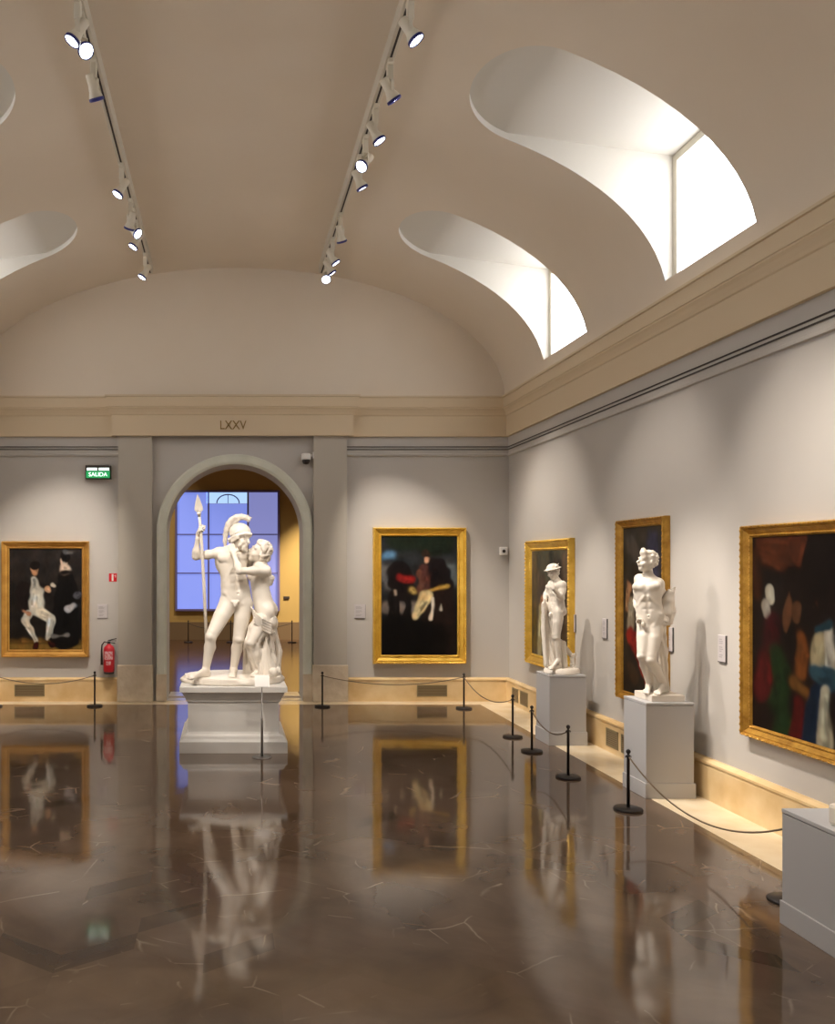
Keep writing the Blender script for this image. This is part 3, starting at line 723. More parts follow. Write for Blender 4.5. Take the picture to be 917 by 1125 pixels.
# barriers of the far room
for x, lab in ((-.9, 'dark rope post in the far room left of the window'), (.08, 'dark rope post in the far room below the window'), (1.5, 'dark rope post in the far room right of the window')):
    t = thing('rope_post', lab, 'barrier post', (x*1.0, 19.6, 0), 0, 'short black rope posts'); t.scale = (1, 1, 1.15)
    link('base_disc', me_d, None, t); link('pole', me_p, None, t)
for a, b, lab in ((-.9, .08, 'rope under the left half of the far window'), (.08, 1.5, 'rope under the right half of the far window')):
    bm = bmesh.new(); tube(bm, catenary((a, 19.6, .45), (b, 19.6, .45), .12), .006, 6); tag(from_bm('barrier_rope', bm, M['black'], smooth=True), lab, 'rope', 'ropes of the low barrier')

# ------------------------------------------------------------------ small wall things
def vent(label, loc, rz, w, h):
    t = thing('vent_grille', label, 'vent', loc, rz, 'brass vent grilles in the marble base')
    bm = bmesh.new()
    for a in ((-w/2, w/2, -.006, 0, -h/2, -h/2+.012), (-w/2, w/2, -.006, 0, h/2-.012, h/2), (-w/2, -w/2+.012, -.006, 0, -h/2, h/2), (w/2-.012, w/2, -.006, 0, -h/2, h/2)): box(bm, *a)
    from_bm('frame', bm, M['grille'], t)
    bm = bmesh.new(); n = int(h/.02)
    for i in range(n): z = -h/2+.012+(h-.024)*(i+.5)/n; box(bm, -w/2+.01, w/2-.01, -.005, 0, z-.0035, z+.0035)
    from_bm('louvres', bm, M['grille'], t)
    bm = bmesh.new(); box(bm, -w/2+.01, w/2-.01, -.0015, 0, -h/2+.01, h/2-.01); from_bm('dark_recess', bm, M['dark_stone'], t)
yb = YB-.053
for (a, b, c, d, lab) in ((16, 49, 752, 765, 'brass vent grille in the marble base under the double portrait'), (458, 491, 752.6, 765, 'brass vent grille in the marble base under the end wall portrait')):
    (x0, z1), (x1, z0) = wallpos(a, c, yb), wallpos(b, d, yb); vent(lab, ((x0+x1)/2, yb, (z0+z1)/2), 0, x1-x0, z1-z0)
for px0, px1, lab in ((562.5, 569, 'farthest small vent grille in the right marble base, near the corner'), (571.5, 579.5, 'second small vent grille in the right marble base from the corner'),
                      (666, 679, 'small vent grille in the right marble base just left of the middle pedestal'), (682.5, 698, 'vent grille in the right marble base half hidden by the middle pedestal')):
    ya, yc = F*3.672/(px0-VX), F*3.672/(px1-VX)
    vent(lab, (XR-.053, (ya+yc)/2, .14), -math.pi/2, ya-yc, .17)
def wall_label(label, loc, rz, w, h):
    t = thing('wall_label', label, 'label', loc, rz, 'grey caption labels beside the paintings')
    bm = bmesh.new(); box(bm, -w/2, w/2, -.012, 0, -h/2, h/2, .002); from_bm('plate', bm, M['label'], t)
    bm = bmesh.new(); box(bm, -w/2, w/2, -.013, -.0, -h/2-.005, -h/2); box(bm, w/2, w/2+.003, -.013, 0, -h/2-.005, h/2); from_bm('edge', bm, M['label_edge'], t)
    bm = bmesh.new()
    for i, f in enumerate((.6, .8, .75, .0, .7, .8, .5, .0, .75, .6)):
        if f: z = h/2-.03-i*(h-.05)/10; box(bm, -w/2+.02, -w/2+.02+(w-.04)*f, -.0135, -.012, z-.003, z+.003)
    from_bm('printed_lines', bm, M['text_dark'], t)
for (a, b, c, d, lab) in ((107, 118, 664, 679, 'small caption label between the double portrait and the left pilaster'), (389, 401, 664, 679, 'small caption label between the right pilaster and the end wall portrait')):
    (x0, z1), (x1, z0) = wallpos(a, c, YB), wallpos(b, d, YB); wall_label(lab, ((x0+x1)/2, YB, (z0+z1)/2), 0, x1-x0, z1-z0)
for (a, b, c, d, lab) in ((628.5, 632.7, 675, 694, 'caption label on the right wall just past the farthest gilt frame'), (662.5, 667.5, 679.6, 701, 'caption label on the right wall just before the tall red painting'),
                          (732, 740, 689, 715, 'caption label on the right wall behind the lyre player'), (790, 798.4, 698, 727, 'caption label on the right wall just before the large near painting')):
    ya, yc = F*XR/(a-VX), F*XR/(b-VX); s = F/((ya+yc)/2)
    wall_label(lab, (XR, (ya+yc)/2, H+(VY-(c+d)/2)/s), -math.pi/2, ya-yc, (d-c)/s)
# LXXV
me = text_mesh('LXXV', .165, .004); o = link('room_number_letters', me, M['brass'], loc=(.075, YB-J-.054, 3.62)); o.rotation_euler = (math.pi/2, 0, 0); o.scale = (.85, 1, 1)
tag(o, 'brass roman numerals LXXV on the cream frieze above the arch', 'lettering')
# exit sign
(x0, z1), (x1, z0) = wallpos(93.5, 511, 11.12), wallpos(121.5, 526, 11.12); W, Hh = x1-x0, z1-z0
t = thing('exit_sign', 'dark exit sign box with lit green SALIDA panel high on the end wall', 'exit sign', ((x0+x1)/2, YB, (z0+z1)/2))
bm = bmesh.new(); box(bm, -W/2, W/2, -.07, 0, -Hh/2, Hh/2, .004); from_bm('housing', bm, M['slot'], t)
bm = bmesh.new(); box(bm, -W/2+.012, W/2-.012, -.075, -.07, -Hh/2+.012, .015); from_bm('green_panel', bm, M['green_on'], t)
bm = bmesh.new(); box(bm, -W/2+.022, -.012, -.075, -.07, .022, .054); box(bm, .012, W/2-.022, -.075, -.07, .022, .054); from_bm('light_strip', bm, M['white_on'], t)
o = link('lettering', text_mesh('SALIDA', .075, .001), M['white_on'], t); o.location = (0, -.077, -.034); o.rotation_euler = (math.pi/2, 0, 0)
# fire sign
x, z = wallpos(123.8, 634.5, 11.18)
t = thing('fire_sign', 'small red and white fire equipment sign above the extinguisher', 'sign', (x, YB, z))
bm = bmesh.new(); box(bm, -.052, .052, -.006, 0, -.055, .055, .002); from_bm('plate', bm, M['sign_red'], t)
bm = bmesh.new(); box(bm, -.016, .008, -.008, -.006, -.045, .045); tube(bm, [(.02, -.007, .02), (.035, -.007, .035), (.035, -.007, .0)], .004, 6); from_bm('white_symbol', bm, M['white'], t)
# extinguisher
x, z = wallpos(119.5, 740.5, 11.08)
t = thing('fire_extinguisher', 'red fire extinguisher hanging on the end wall left of the left pilaster', 'fire extinguisher', (x, YB-.1, z-.0))
bm = bmesh.new(); lathe(bm, [(.001, .012), (.06, .012), (.068, .03), (.072, .05), (.072, .31), (.066, .345), (.045, .37), (.026, .38), (.026, .395), (.001, .395)], 28); from_bm('cylinder', bm, M['red'], t, True)
bm = bmesh.new(); lathe(bm, [(.001, 0), (.06, 0), (.068, .01), (.068, .03), (.06, .03)], 28); from_bm('foot_ring', bm, M['black'], t, True)
bm = bmesh.new(); box(bm, -.02, .02, -.02, .02, .39, .425, .003); box(bm, -.02, .095, -.01, .01, .43, .438, .002)
tube(bm, [(-.01, 0, .435), (.05, 0, .452), (.10, 0, .462)], .007, 6); tube(bm, [(.02, 0, .41), (.08, 0, .40)], .007, 6); from_bm('valve_handle', bm, M['black'], t)
bm = bmesh.new(); tube(bm, [(-.02, 0, .41), (-.06, -.01, .42), (-.09, -.02, .38), (-.095, -.02, .3), (-.09, -.02, .12)], [.007, .008, .009, .011, .016], 8); from_bm('hose', bm, M['black'], t, True)
bm = bmesh.new(); a0 = math.radians(-140); a1 = math.radians(-40)
lathe(bm, [(.0728, .19), (.0728, .30)], 12, a0=a0, a1=a1); lathe(bm, [(.0728, .12), (.0728, .17)], 12, a0=math.radians(-115), a1=math.radians(-65))
from_bm('printed_label', bm, mat('faded_label', (214, 110, 116), .5, noise=(40, (226, 190, 190), .1)), t)
bm = bmesh.new(); box(bm, -.02, .02, .05, .1, .25, .36); from_bm('wall_bracket', bm, M['black'], t)
# dome camera
x, z = wallpos(337, 503, 11.0)
t = thing('security_camera', 'white and black dome security camera on the right pilaster flank above the arch', 'camera', (1.035, 11.13, z))
bm = bmesh.new(); lathe(bm, [(.001, .075), (.05, .072), (.062, .06), (.065, .0), (.06, -.01), (.001, -.01)], 24); from_bm('housing', bm, M['white'], t, True)
bm = bmesh.new(); lathe(bm, [(.052, -.01), (.05, -.035), (.035, -.062), (.001, -.072)], 24); from_bm('dome', bm, M['black'], t, True)
bm = bmesh.new(); tube(bm, [(.05, 0, .04), (.095, .0, .05)], .014, 8); box(bm, .09, .1, -.03, .03, .01, .09); from_bm('arm', bm, M['white'], t)
# sensor
x, z = wallpos(553.5, 605.5, 11.15)
t = thing('motion_sensor', 'small white wall sensor on the end wall beside the right corner', 'sensor', (x, YB, z))
bm = bmesh.new(); box(bm, -.05, .05, -.05, 0, -.05, .055, .01); from_bm('housing', bm, M['white'], t)
bm = bmesh.new(); lathe(bm, [(.022, -.05), (.02, -.058), (.001, -.062)], 16, axis='y'); from_bm('sensor_eye', bm, M['slot'], t, True)
# far room thermostat
bm = bmesh.new(); box(bm, 1.36, 1.50, Y2-.03, Y2, .98, 1.04, .004); tag(from_bm('wall_switch', bm, M['slot']), 'small dark wall box in the far room right of the blue window', 'wall box')
# caption stand in front of the statue pair
t = thing('caption_stand', 'thin steel stand with a small white caption plate before the statue pair', 'sign stand', (.325, 7.915, 0))
bm = bmesh.new(); lathe(bm, [(.001, 0), (.09, 0), (.09, .005), (.085, .008), (.001, .009)], 32); from_bm('base_disc', bm, M['steel'], t, True)
bm = bmesh.new(); lathe(bm, [(.011, .008), (.011, .36), (.008, .365), (.005, .37), (.005, .66), (.001, .66)], 12); from_bm('pole', bm, M['steel'], t, True)
bm = bmesh.new(); vs = [(-.068, -.05, .665), (.068, -.05, .665), (.068, .035, .765), (-.068, .035, .765)]
nrm = Vector((0, .76, -.65))*.006
A = [bm.verts.new(v) for v in vs]; B = [bm.verts.new(Vector(v)+nrm) for v in vs]
bm.faces.new(A); bm.faces.new(B[::-1])
for i in range(4): bm.faces.new((A[i], A[(i+1) % 4], B[(i+1) % 4], B[i]))
from_bm('caption_plate', bm, M['white'], t)

# ------------------------------------------------------------------ sculpture engine: smooth-union implicit surfaces
def V3(*a): return np.array(a, float)
class Clay:
    def __init__(s): s.p = []
    def cone(s, a, b, r1, r2, k=.02, fold=None, sub=False): s.p.append(('c', V3(*a), V3(*b), r1, r2, k, fold, sub)); return s
    def ell(s, c, r, k=.02, R=None, sub=False): s.p.append(('e', V3(*c), V3(*r) if hasattr(r, '__len__') else V3(r, r, r), np.eye(3) if R is None else R, None, k, None, sub)); return s
    def chain(s, pts, rs, k=.02, fold=None):
        for i in range(len(pts)-1): s.cone(pts[i], pts[i+1], rs[i], rs[i+1], k, fold)
        return s
    def bbox(s, q):
        if q[0] == 'c':
            m = max(q[3], q[4]); return np.minimum(q[1], q[2])-m, np.maximum(q[1], q[2])+m
        m = q[2].max(); return q[1]-m, q[1]+m
    def build(s, name, m, parent, origin, vox=.008, zmin=None, zmax=None):
        lo = np.min([s.bbox(q)[0] for q in s.p if not q[7]], 0)-4*vox; hi = np.max([s.bbox(q)[1] for q in s.p if not q[7]], 0)+4*vox
        n = np.ceil((hi-lo)/vox).astype(int)+1
        f = np.full(n, .5, np.float32)
        for q in s.p:
            k = q[5]; a, b = s.bbox(q); pad = k+4*vox
            i0 = np.clip(np.floor((a-pad-lo)/vox).astype(int), 0, n); i1 = np.clip(np.ceil((b+pad-lo)/vox).astype(int)+1, 0, n)
            if (i1 <= i0).any(): continue
            ax = [lo[d]+vox*np.arange(i0[d], i1[d]) for d in range(3)]
            X = ax[0][:, None, None]; Y = ax[1][None, :, None]; Z = ax[2][None, None, :]
            if q[0] == 'c':
                _, A, B, r1, r2, _, fold, _ = q; D = B-A; L2 = max(D@D, 1e-9)
                t = np.clip(((X-A[0])*D[0]+(Y-A[1])*D[1]+(Z-A[2])*D[2])/L2, 0, 1)
                px, py, pz = X-A[0]-t*D[0], Y-A[1]-t*D[1], Z-A[2]-t*D[2]
                rr = r1+(r2-r1)*t
                if fold:
                    amp, cnt, tw, ph = fold; dn = D/math.sqrt(L2)
                    u = np.cross(dn, (0, 1, 0) if abs(dn[1]) < .8 else (1, 0, 0)); u /= np.linalg.norm(u); v = np.cross(dn, u)
                    th_ = np.arctan2(px*v[0]+py*v[1]+pz*v[2], px*u[0]+py*u[1]+pz*u[2])
                    rr = rr+amp*(np.sin(cnt*th_+tw*t+ph)+.5*np.sin((cnt*.5+1.5)*th_-tw*1.7*t+ph*2)*1.0)
                d = np.sqrt(px*px+py*py+pz*pz)-rr
            else:
                c, r, R = q[1], q[2], q[3]; dx, dy, dz = X-c[0], Y-c[1], Z-c[2]
                l = [(dx*R[0][i]+dy*R[1][i]+dz*R[2][i]) for i in range(3)]
                k0 = np.sqrt((l[0]/r[0])**2+(l[1]/r[1])**2+(l[2]/r[2])**2); k1 = np.sqrt((l[0]/r[0]**2)**2+(l[1]/r[1]**2)**2+(l[2]/r[2]**2)**2)
                d = k0*(k0-1)/np.maximum(k1, 1e-6)
            sl = tuple(slice(i0[j], i1[j]) for j in range(3)); g = f[sl]
            if q[7]:
                dd = -d; h = np.maximum(k-np.abs(g-dd), 0)/k; f[sl] = np.maximum(g, dd)+h*h*k/4
            else:
                h = np.maximum(k-np.abs(g-d), 0)/k; f[sl] = np.minimum(g, d)-h*h*k/4
        if zmin is not None:
            Z = lo[2]+vox*np.arange(n[2]); f = np.maximum(f, (zmin-Z)[None, None, :].astype(np.float32))
        if zmax is not None:
            Z = lo[2]+vox*np.arange(n[2]); f = np.maximum(f, (Z-zmax)[None, None, :].astype(np.float32))
        # surface nets
        ins = f < 0; nc = n-1
        acc = np.zeros((*nc, 3), np.float32); cnt = np.zeros(tuple(nc), np.float32)
        faces_src = []
        for d in range(3):
            o1, o2 = [x for x in range(3) if x != d]
            sa = [slice(None)]*3; sb = [slice(None)]*3; sa[d] = slice(0, -1); sb[d] = slice(1, None)
            fa, fb = f[tuple(sa)], f[tuple(sb)]; cr = (fa < 0) != (fb < 0)
            with np.errstate(divide='ignore', invalid='ignore'): t = np.where(cr, fa/(fa-fb), 0)
            for e1 in (0, 1):
                for e2 in (0, 1):
                    s_ = [slice(None)]*3; s_[o1] = slice(e1, e1+nc[o1]); s_[o2] = slice(e2, e2+nc[o2])
                    c_ = cr[tuple(s_)]; t_ = t[tuple(s_)]
                    cnt += c_; acc[..., d] += t_*c_; acc[..., o1] += e1*c_; acc[..., o2] += e2*c_
            faces_src.append((d, cr, fa < 0))
        act = cnt > 0; idx = -np.ones(tuple(nc), int); idx[act] = np.arange(act.sum())
        cell = np.argwhere(act); verts = lo+vox*(cell+acc[act]/cnt[act][:, None])-np.array(origin)
        F_ = []
        for d, cr, ia in faces_src:
            o1, o2 = (d+1) % 3, (d+2) % 3
            pos = np.argwhere(cr); pos = pos[(pos[:, o1] > 0) & (pos[:, o2] > 0) & (pos[:, o1] < nc[o1]) & (pos[:, o2] < nc[o2])]
            flip = ia[tuple(pos.T)]
            def cc(a, b):
                p = pos.copy(); p[:, o1] -= a; p[:, o2] -= b; return idx[tuple(p.T)]
            q4 = np.stack([cc(1, 1), cc(0, 1), cc(0, 0), cc(1, 0)], 1); q4[~flip] = q4[~flip][:, ::-1]; F_.append(q4)
        fc = np.concatenate(F_); fc = fc[(fc >= 0).all(1)]
        # one light relaxation pass
        vs = verts.copy(); sm = np.zeros_like(vs); c_ = np.zeros(len(vs))
        for a in range(4):
            np.add.at(sm, fc[:, a], vs[fc[:, (a+1) % 4]]+vs[fc[:, a-1]]); np.add.at(c_, fc[:, a], 2)
        vs = vs*.55+.45*sm/np.maximum(c_, 1)[:, None]
        me = bpy.data.meshes.new(name); me.from_pydata(vs.tolist(), [], fc.tolist())
        return link(name, me, m, parent, smooth=True)
def nrm_(v): v = np.array(v, float); return v/max(np.linalg.norm(v), 1e-9)
def frame_of(up, fwd):
    up = nrm_(up); r = nrm_(np.cross(fwd, up)); f = np.cross(up, r); return r, f, up     # right-hand side when looking along fwd
def add_head(c, ctr, fwd, up, s, hair=True, beard=False):
    r, f, u = frame_of(up, fwd); R = np.stack([r, f, u], 1); P = lambda a, b, d: ctr+s*(r*a+f*b+u*d)
    c.ell(P(0, -.012, .03), (.072*s, .09*s, .085*s), .02*s, R)
    c.ell(P(0, .02, -.025), (.058*s, .07*s, .08*s), .02*s, R)
    c.ell(P(0, .052, -.088), (.028*s, .024*s, .022*s), .02*s, R)          # chin
    c.cone(P(0, .083, .018), P(0, .108, -.022), .009*s, .014*s, .01*s)     # nose
    c.cone(P(-.045, .072, .03), P(.045, .072, .03), .012*s, .012*s, .012*s)  # brow
    for e in (-1, 1):
        c.ell(P(e*.031, .093, .008), (.017*s, .014*s, .011*s), .008*s, R, sub=True)
        c.ell(P(e*.031, .074, .006), (.013*s, .012*s, .009*s), .004*s, R)
        c.ell(P(e*.04, .055, -.03), (.022*s, .025*s, .022*s), .02*s, R)
        c.ell(P(e*.074, -.005, .0), (.009*s, .018*s, .028*s), .006*s, R)
    c.ell(P(0, .086, -.043), (.024*s, .012*s, .007*s), .006*s, R); c.ell(P(0, .083, -.056), (.02*s, .012*s, .008*s), .006*s, R)
    if beard:
        rs = np.random.RandomState(3)
        for i in range(26):
            a = rs.uniform(-1.3, 1.3); b = rs.uniform(-.115, -.05)
            c.ell(P(math.sin(a)*.058, .03+math.cos(a)*.045, b), .016*s, .01*s)
def add_curls(c, ctr, fwd, up, s, n=60, seed=1, low=-.02, rad=.02, front=.05):
    r, f, u = frame_of(up, fwd); rs = np.random.RandomState(seed)
    for i in range(n):
        v = nrm_(rs.normal(size=3)); p = np.array([v[0]*.08, -.015+v[1]*.098, .032+v[2]*.094])
        if p[2] < low-.06 or (p[1] > front and p[2] < .085) or (p[2] < low and p[1] > -.02) or (p[1] > 0 and p[2] < .03): continue
        c.ell(ctr+s*(r*p[0]+f*p[1]+u*p[2]), rad*s*rs.uniform(.8, 1.15), .012*s)
def add_hand(c, wr, d, nrm, s, curl=.5, side=1, thumb=True):
    """d: towards the fingers, nrm: out of the palm"""
    d = nrm_(d); nrm = nrm_(np.array(nrm)-d*np.dot(nrm, d)); a = np.cross(d, nrm)*side; R = np.stack([a, nrm, d], 1)
    c.cone(wr, wr+d*.03*s, .024*s, .026*s, .015*s)
    c.ell(wr+d*.05*s, (.040*s, .017*s, .048*s), .012*s, R)
    for i, (off, L) in enumerate(((-.030, .078), (-.010, .088), (.011, .083), (.030, .064))):
        p = wr+d*.085*s+a*off*s; ang = 0; seg = (.45*L*s, .32*L*s, .26*L*s); rr = .0098*s
        for j, l in enumerate(seg):
            ang += curl*(1.25 if j else .7)
            q = p+(d*math.cos(ang)+nrm*math.sin(ang)+a*off*.8*(1 if j == 0 else 0))*l
            c.cone(p, q, rr, rr*.9, .0035*s); p = q; rr *= .9
    if thumb:
        p = wr+d*.025*s-a*.03*s; q = p+(d*.6-a*.6+nrm*.3)*.042*s; t = q+(d*.8+nrm*.6*curl*2)*.036*s
        c.cone(p, q, .014*s, .012*s, .01*s); c.cone(q, t, .012*s, .0095*s, .004*s)
def add_foot(c, an, toe, s, zs):
    """ankle, toe tip, sole height"""
    an = np.array(an); toe = np.array(toe); d = toe-an; d[2] = 0; L = np.linalg.norm(d); d = nrm_(d); sd = np.array([-d[1], d[0], 0])
    heel = an-d*.035*s; heel[2] = zs+.028*s
    ball = an+d*(L-.055*s); ball[2] = zs+.024*s
    c.cone(an, heel, .034*s, .03*s, .02*s); c.cone(heel, ball, .03*s, .026*s, .02*s)
    c.cone(an+np.array([0, 0, -.01*s]), ball+sd*.012*s, .034*s, .022*s, .02*s); c.ell(ball, (.042*s, .042*s, .022*s), .02*s)
    for i in range(5):
        o = (.034-.0165*i)*s; ln = (.058-.007*i)*s; r = (.013 if i == 0 else .0095)*s
        b = ball+sd*o; c.cone(b+np.array([0, 0, -.004*s]), b+d*ln+np.array([0, 0, zs+r-b[2]]), r*1.1, r, .004*s)
def add_leg(c, hip, kn, an, toe, s, zs, fwd, t=1.0):
    hip, kn, an = map(np.array, (hip, kn, an)); f = nrm_(fwd)
    c.cone(hip, kn, .088*s*t, .053*s*t, .03*s)
    m = hip*.6+kn*.4; c.cone(m+f*.018*s, kn+f*.006*s+(hip-kn)*.14, .062*s*t, .04*s*t, .03*s)
    c.cone(hip*.75+kn*.25-f*.02*s, hip*.3+kn*.7-f*.012*s, .07*s*t, .045*s*t, .03*s)
    c.ell(kn+f*.028*s*t, .034*s*t, .010*s); c.ell(kn*.86+hip*.14+f*.028*s, .036*s*t, .014*s)
    cf = kn*.7+an*.3-f*.026*s
    c.cone(kn, an, .046*s*t, .031*s*t, .025*s); c.cone(kn-f*.01*s, cf, .038*s*t, .05*s*t, .025*s); c.cone(cf, an-f*.012*s, .05*s*t, .024*s*t, .03*s)
    c.cone(kn*.8+an*.2+f*.014*s, an+f*.004*s, .03*s*t, .022*s*t, .02*s)
    if toe is not None: add_foot(c, an, toe, s, zs)
def add_arm(c, sh, el, wr, s, t=1.0):
    sh, el, wr = map(np.array, (sh, el, wr))
    c.ell(sh, .060*s*t, .03*s); c.cone(sh, el, .05*s*t, .036*s*t, .03*s)
    c.ell(sh*.52+el*.48, .047*s*t, .03*s); c.cone(el, wr, .037*s*t, .025*s*t, .02*s); c.ell(el*.72+wr*.28, .041*s*t, .03*s)
def add_torso(c, neckb, sha, shb, chest, waist, pelvis, fwd, s, female=False, abs_=True):
    neckb, sha, shb, chest, waist, pelvis = map(np.array, (neckb, sha, shb, chest, waist, pelvis))
    r, f, u = frame_of(chest-waist, fwd); R = np.stack([r, f, u], 1); wd = .9 if female else 1
    c.ell(chest, (.152*s*wd, .105*s, .16*s), .05*s, R)
    c.cone(neckb-u*.01*s, sha, .052*s, .047*s, .05*s); c.cone(neckb-u*.01*s, shb, .052*s, .047*s, .05*s)
    r2, f2, u2 = frame_of(waist-pelvis, fwd); R2 = np.stack([r2, f2, u2], 1); mid = waist*.5+pelvis*.5
    c.ell(waist, ((.112 if female else .128)*s, .092*s, .15*s), .06*s, R2)
    c.ell(mid, ((.118 if female else .13)*s, .094*s, .12*s), .06*s, R2)
    c.ell(pelvis, (.145*s, .105*s, .105*s), .06*s, R2)
    for e in (-1, 1):
        if female: c.ell(chest+s*(r*e*.066+f*.082+u*.0), (.052*s, .046*s, .052*s), .025*s, R)
        else:
            c.ell(chest+s*(r*e*.045+f*.080+u*.040), (.050*s, .032*s, .050*s), .012*s, R)
            c.ell(chest+s*(r*e*.092+f*.064+u*.052), (.055*s, .038*s, .050*s), .014*s, R)
            c.cone(mid+s*(r2*e*.115+f2*.055-u2*.02), pelvis+s*(r2*e*.035+f2*.10-u2*.055), .016*s, .008*s, .012*s)     # groin line
            c.cone(chest+s*(r*e*.02+f*.10-u*.055), waist+s*(r*e*.10+f*.055-u*.0), .012*s, .010*s, .018*s)            # rib arch
            c.ell(waist*.4+pelvis*.6+s*(r2*e*.10+f2*.015), (.038*s, .055*s, .05*s), .02*s, R2)
        c.ell(pelvis+s*(r2*e*.062-f2*.055-u2*.035), (.08*s, .07*s, .08*s), .04*s, R2)
        c.ell(chest+s*(r*e*.1-f*.05+u*.02), (.055*s, .05*s, .1*s), .03*s, R)
    if abs_ and not female:
        for p0, p1 in ((chest-u*.03*s+f*.112*s, mid+f2*.104*s),):
            c.cone(p0, p1, .009*s, .008*s, .024*s, sub=True)          # middle groove
        for k_ in (.3, .62):
            p = chest*(1-k_)+mid*k_-u*.045*s; c.cone(p+(f*.108-r*.05)*s, p+(f*.108+r*.05)*s, .008*s, .008*s, .02*s, sub=True)
    c.ell(waist*.3+pelvis*.7+f2*.106*s, (.008*s, .012*s, .009*s), .01*s, R2, sub=True)
def at(px, py, Y): s = F/Y; return V3((px-VX)/s, Y, H+(VY-py)/s)

# ---------------- the group in the middle
def group():
    Y0 = 8.45; s = .93; Q = lambda px, py, dz=0: at(px, py, Y0+dz)
    org = (.04, 8.5, .634); zs = .70
    t = thing('marble_statue_pair', 'white marble statue of a helmeted nude warrior with spear embraced by a half draped woman', 'statue', org)
    S = M['statue']
    b = Clay()                                         # rocky oval base
    b.ell((.06, 8.5, .63), (.50, .385, .32), .03)
    rs = np.random.RandomState(2)
    for i in range(16): a = rs.uniform(0, 6.28); b.ell((.06+.46*math.cos(a), 8.5+.35*math.sin(a), .655), (.07, .05, .03), .03)
    b.build('oval_base', S, t, org, .009, zmin=.634, zmax=.702)
    b = Clay()
    for i in range(14): b.ell((.46+rs.uniform(-.03, .05), 8.3+rs.uniform(-.1, .4), .71+rs.uniform(0, .05)), rs.uniform(.02, .045), .012)
    b.build('rocks', S, t, org, .009, zmin=.66)
    # warrior
    m = Clay(); fw = (.22, -1, 0)
    sa, sb = Q(240.5, 607.5, .0), Q(270, 611, .10)
    add_torso(m, Q(256, 604.5, .02), sa, sb, Q(254.5, 618.5, .02), Q(257, 638, .0), Q(259.5, 657, .01), fw, s*1.1)
    m.cone(Q(256, 606, .02), Q(262, 597, -.01), .06*s, .056*s, .02)
    hc, hf, hu = Q(264.0, 591.5, -.03), (.80, -.60, -.38), (.22, -.05, 1)
    hs = s*1.10; add_head(m, hc, hf, hu, hs, beard=True); add_curls(m, hc, hf, hu, hs, 60, 5, -.05, .016, .06)
    add_arm(m, sa, Q(214.8, 611.5, -.02), Q(217.2, 592, -.06), s)
    m.cone(Q(217.2, 592, -.06), Q(218, 587, -.05), .026*s, .027*s, .01)
    add_hand(m, Q(218, 588, -.045), (.12, -.72, .66), (1, 0, 0), s*1.08, 1.0, -1)
    add_arm(m, sb, Q(289, 627, .26), Q(299, 635, .10), s)
    add_hand(m, Q(299, 635, .10), (-.35, -.9, -.32), (-.75, .1, -.2), s, .35, -1)
    ha, hb = Q(250.5, 663, -.01), Q(268, 664, .01)
    add_leg(m, ha, Q(231.5, 700, -.17), Q(226, 735, -.13), Q(207, 746.5, -.36), s, zs, (-.3, -1, .2), 1.13)
    add_leg(m, hb, Q(262, 702, -.05), Q(256.5, 735, .02), Q(254, 745, -.22), s, zs, (0, -1, 0), 1.13)
    m.ell(Q(258.5, 663.5, -.11), (.022, .025, .032), .012); m.ell(Q(258, 665.5, -.12), (.014, .016, .022), .008)
    for i in range(7): m.ell(Q(255+i*1.1, 661.3+.4*math.sin(i*2), -.10), .013, .008)
    m.build('warrior', S, t, org, .0062)
    # helmet with crest
    h = Clay(); r, f, u = frame_of(hu, hf); R = np.stack([r, f, u], 1); P = lambda a, b_, d: hc+hs*(r*a+f*b_+u*d)
    h.ell(P(0, -.018, .052), (.088*hs, .115*hs, .098*hs), .01, R)
    h.cone(P(-.055, .075, .052), P(0, .105, .062), .012*hs, .015*hs, .01); h.cone(P(.055, .075, .052), P(0, .105, .062), .012*hs, .015*hs, .01)
    for e in (-1, 1):
        h.cone(P(e*.055, .075, .05), P(e*.086, .01, .02), .012*hs, .012*hs, .01)
        h.chain([P(e*.086, .01, .02), P(e*.08, -.07, -.03), P(0, -.112, -.05)], [.013*hs, .014*hs, .018*hs], .01)
        for j in range(4): h.ell(P(e*(.08-.004*j), .02-.02*j, .0-.014*j), .018*hs, .008)
    h.ell(P(0, .08, -.05), (.072*hs, .075*hs, .08*hs), .006, R, sub=True)
    h.build('helmet', S, t, org, .006)
    k = Clay(); path = [(274, 571.5), (270.5, 569), (265, 568), (259.5, 568.6), (254.5, 571.5), (251, 576), (249, 582), (247.8, 588), (247, 594.5), (247.5, 601)]
    pts = [Q(x, y, -.05+.012*i) for i, (x, y) in enumerate(path)]
    k.chain(pts, [.012, .024, .029, .031, .031, .031, .028, .024, .02, .012], .012, None)
    ctr = Q(261.5, 584, -.02)
    for i in range(len(pts)-1):                         # combed hair ridges across the crest
        for j in range(4):
            p = pts[i]+(pts[i+1]-pts[i])*j/4; o = nrm_(p-ctr)
            k.cone(p-o*.02, p+o*(.034 if i < 7 else .02), .006, .0045, .004)
    k.cone(Q(262, 571, -.03), Q(256, 576, 0), .018, .018, .01)
    k.build('helmet_crest', S, t, org, .0062)
    # spear
    bm = bmesh.new(); o3 = Vector(org)
    sp = [Vector(Q(x, y, d))-o3 for x, y, d in ((218.9, 567, -.12), (220.6, 583, -.11), (223.8, 639, -.07), (228.5, 743, -.0))]
    tube(bm, [sp[0], sp[1], sp[2], sp[3]], [.0135, .0155, .0165, .0165], 12)
    tube(bm, [sp[0]+(sp[0]-sp[1])*k2 for k2 in (-.05, .12, .14, .2, .24)], [.014, .015, .022, .022, .012], 12)
    from_bm('spear_shaft', bm, S, t, True)
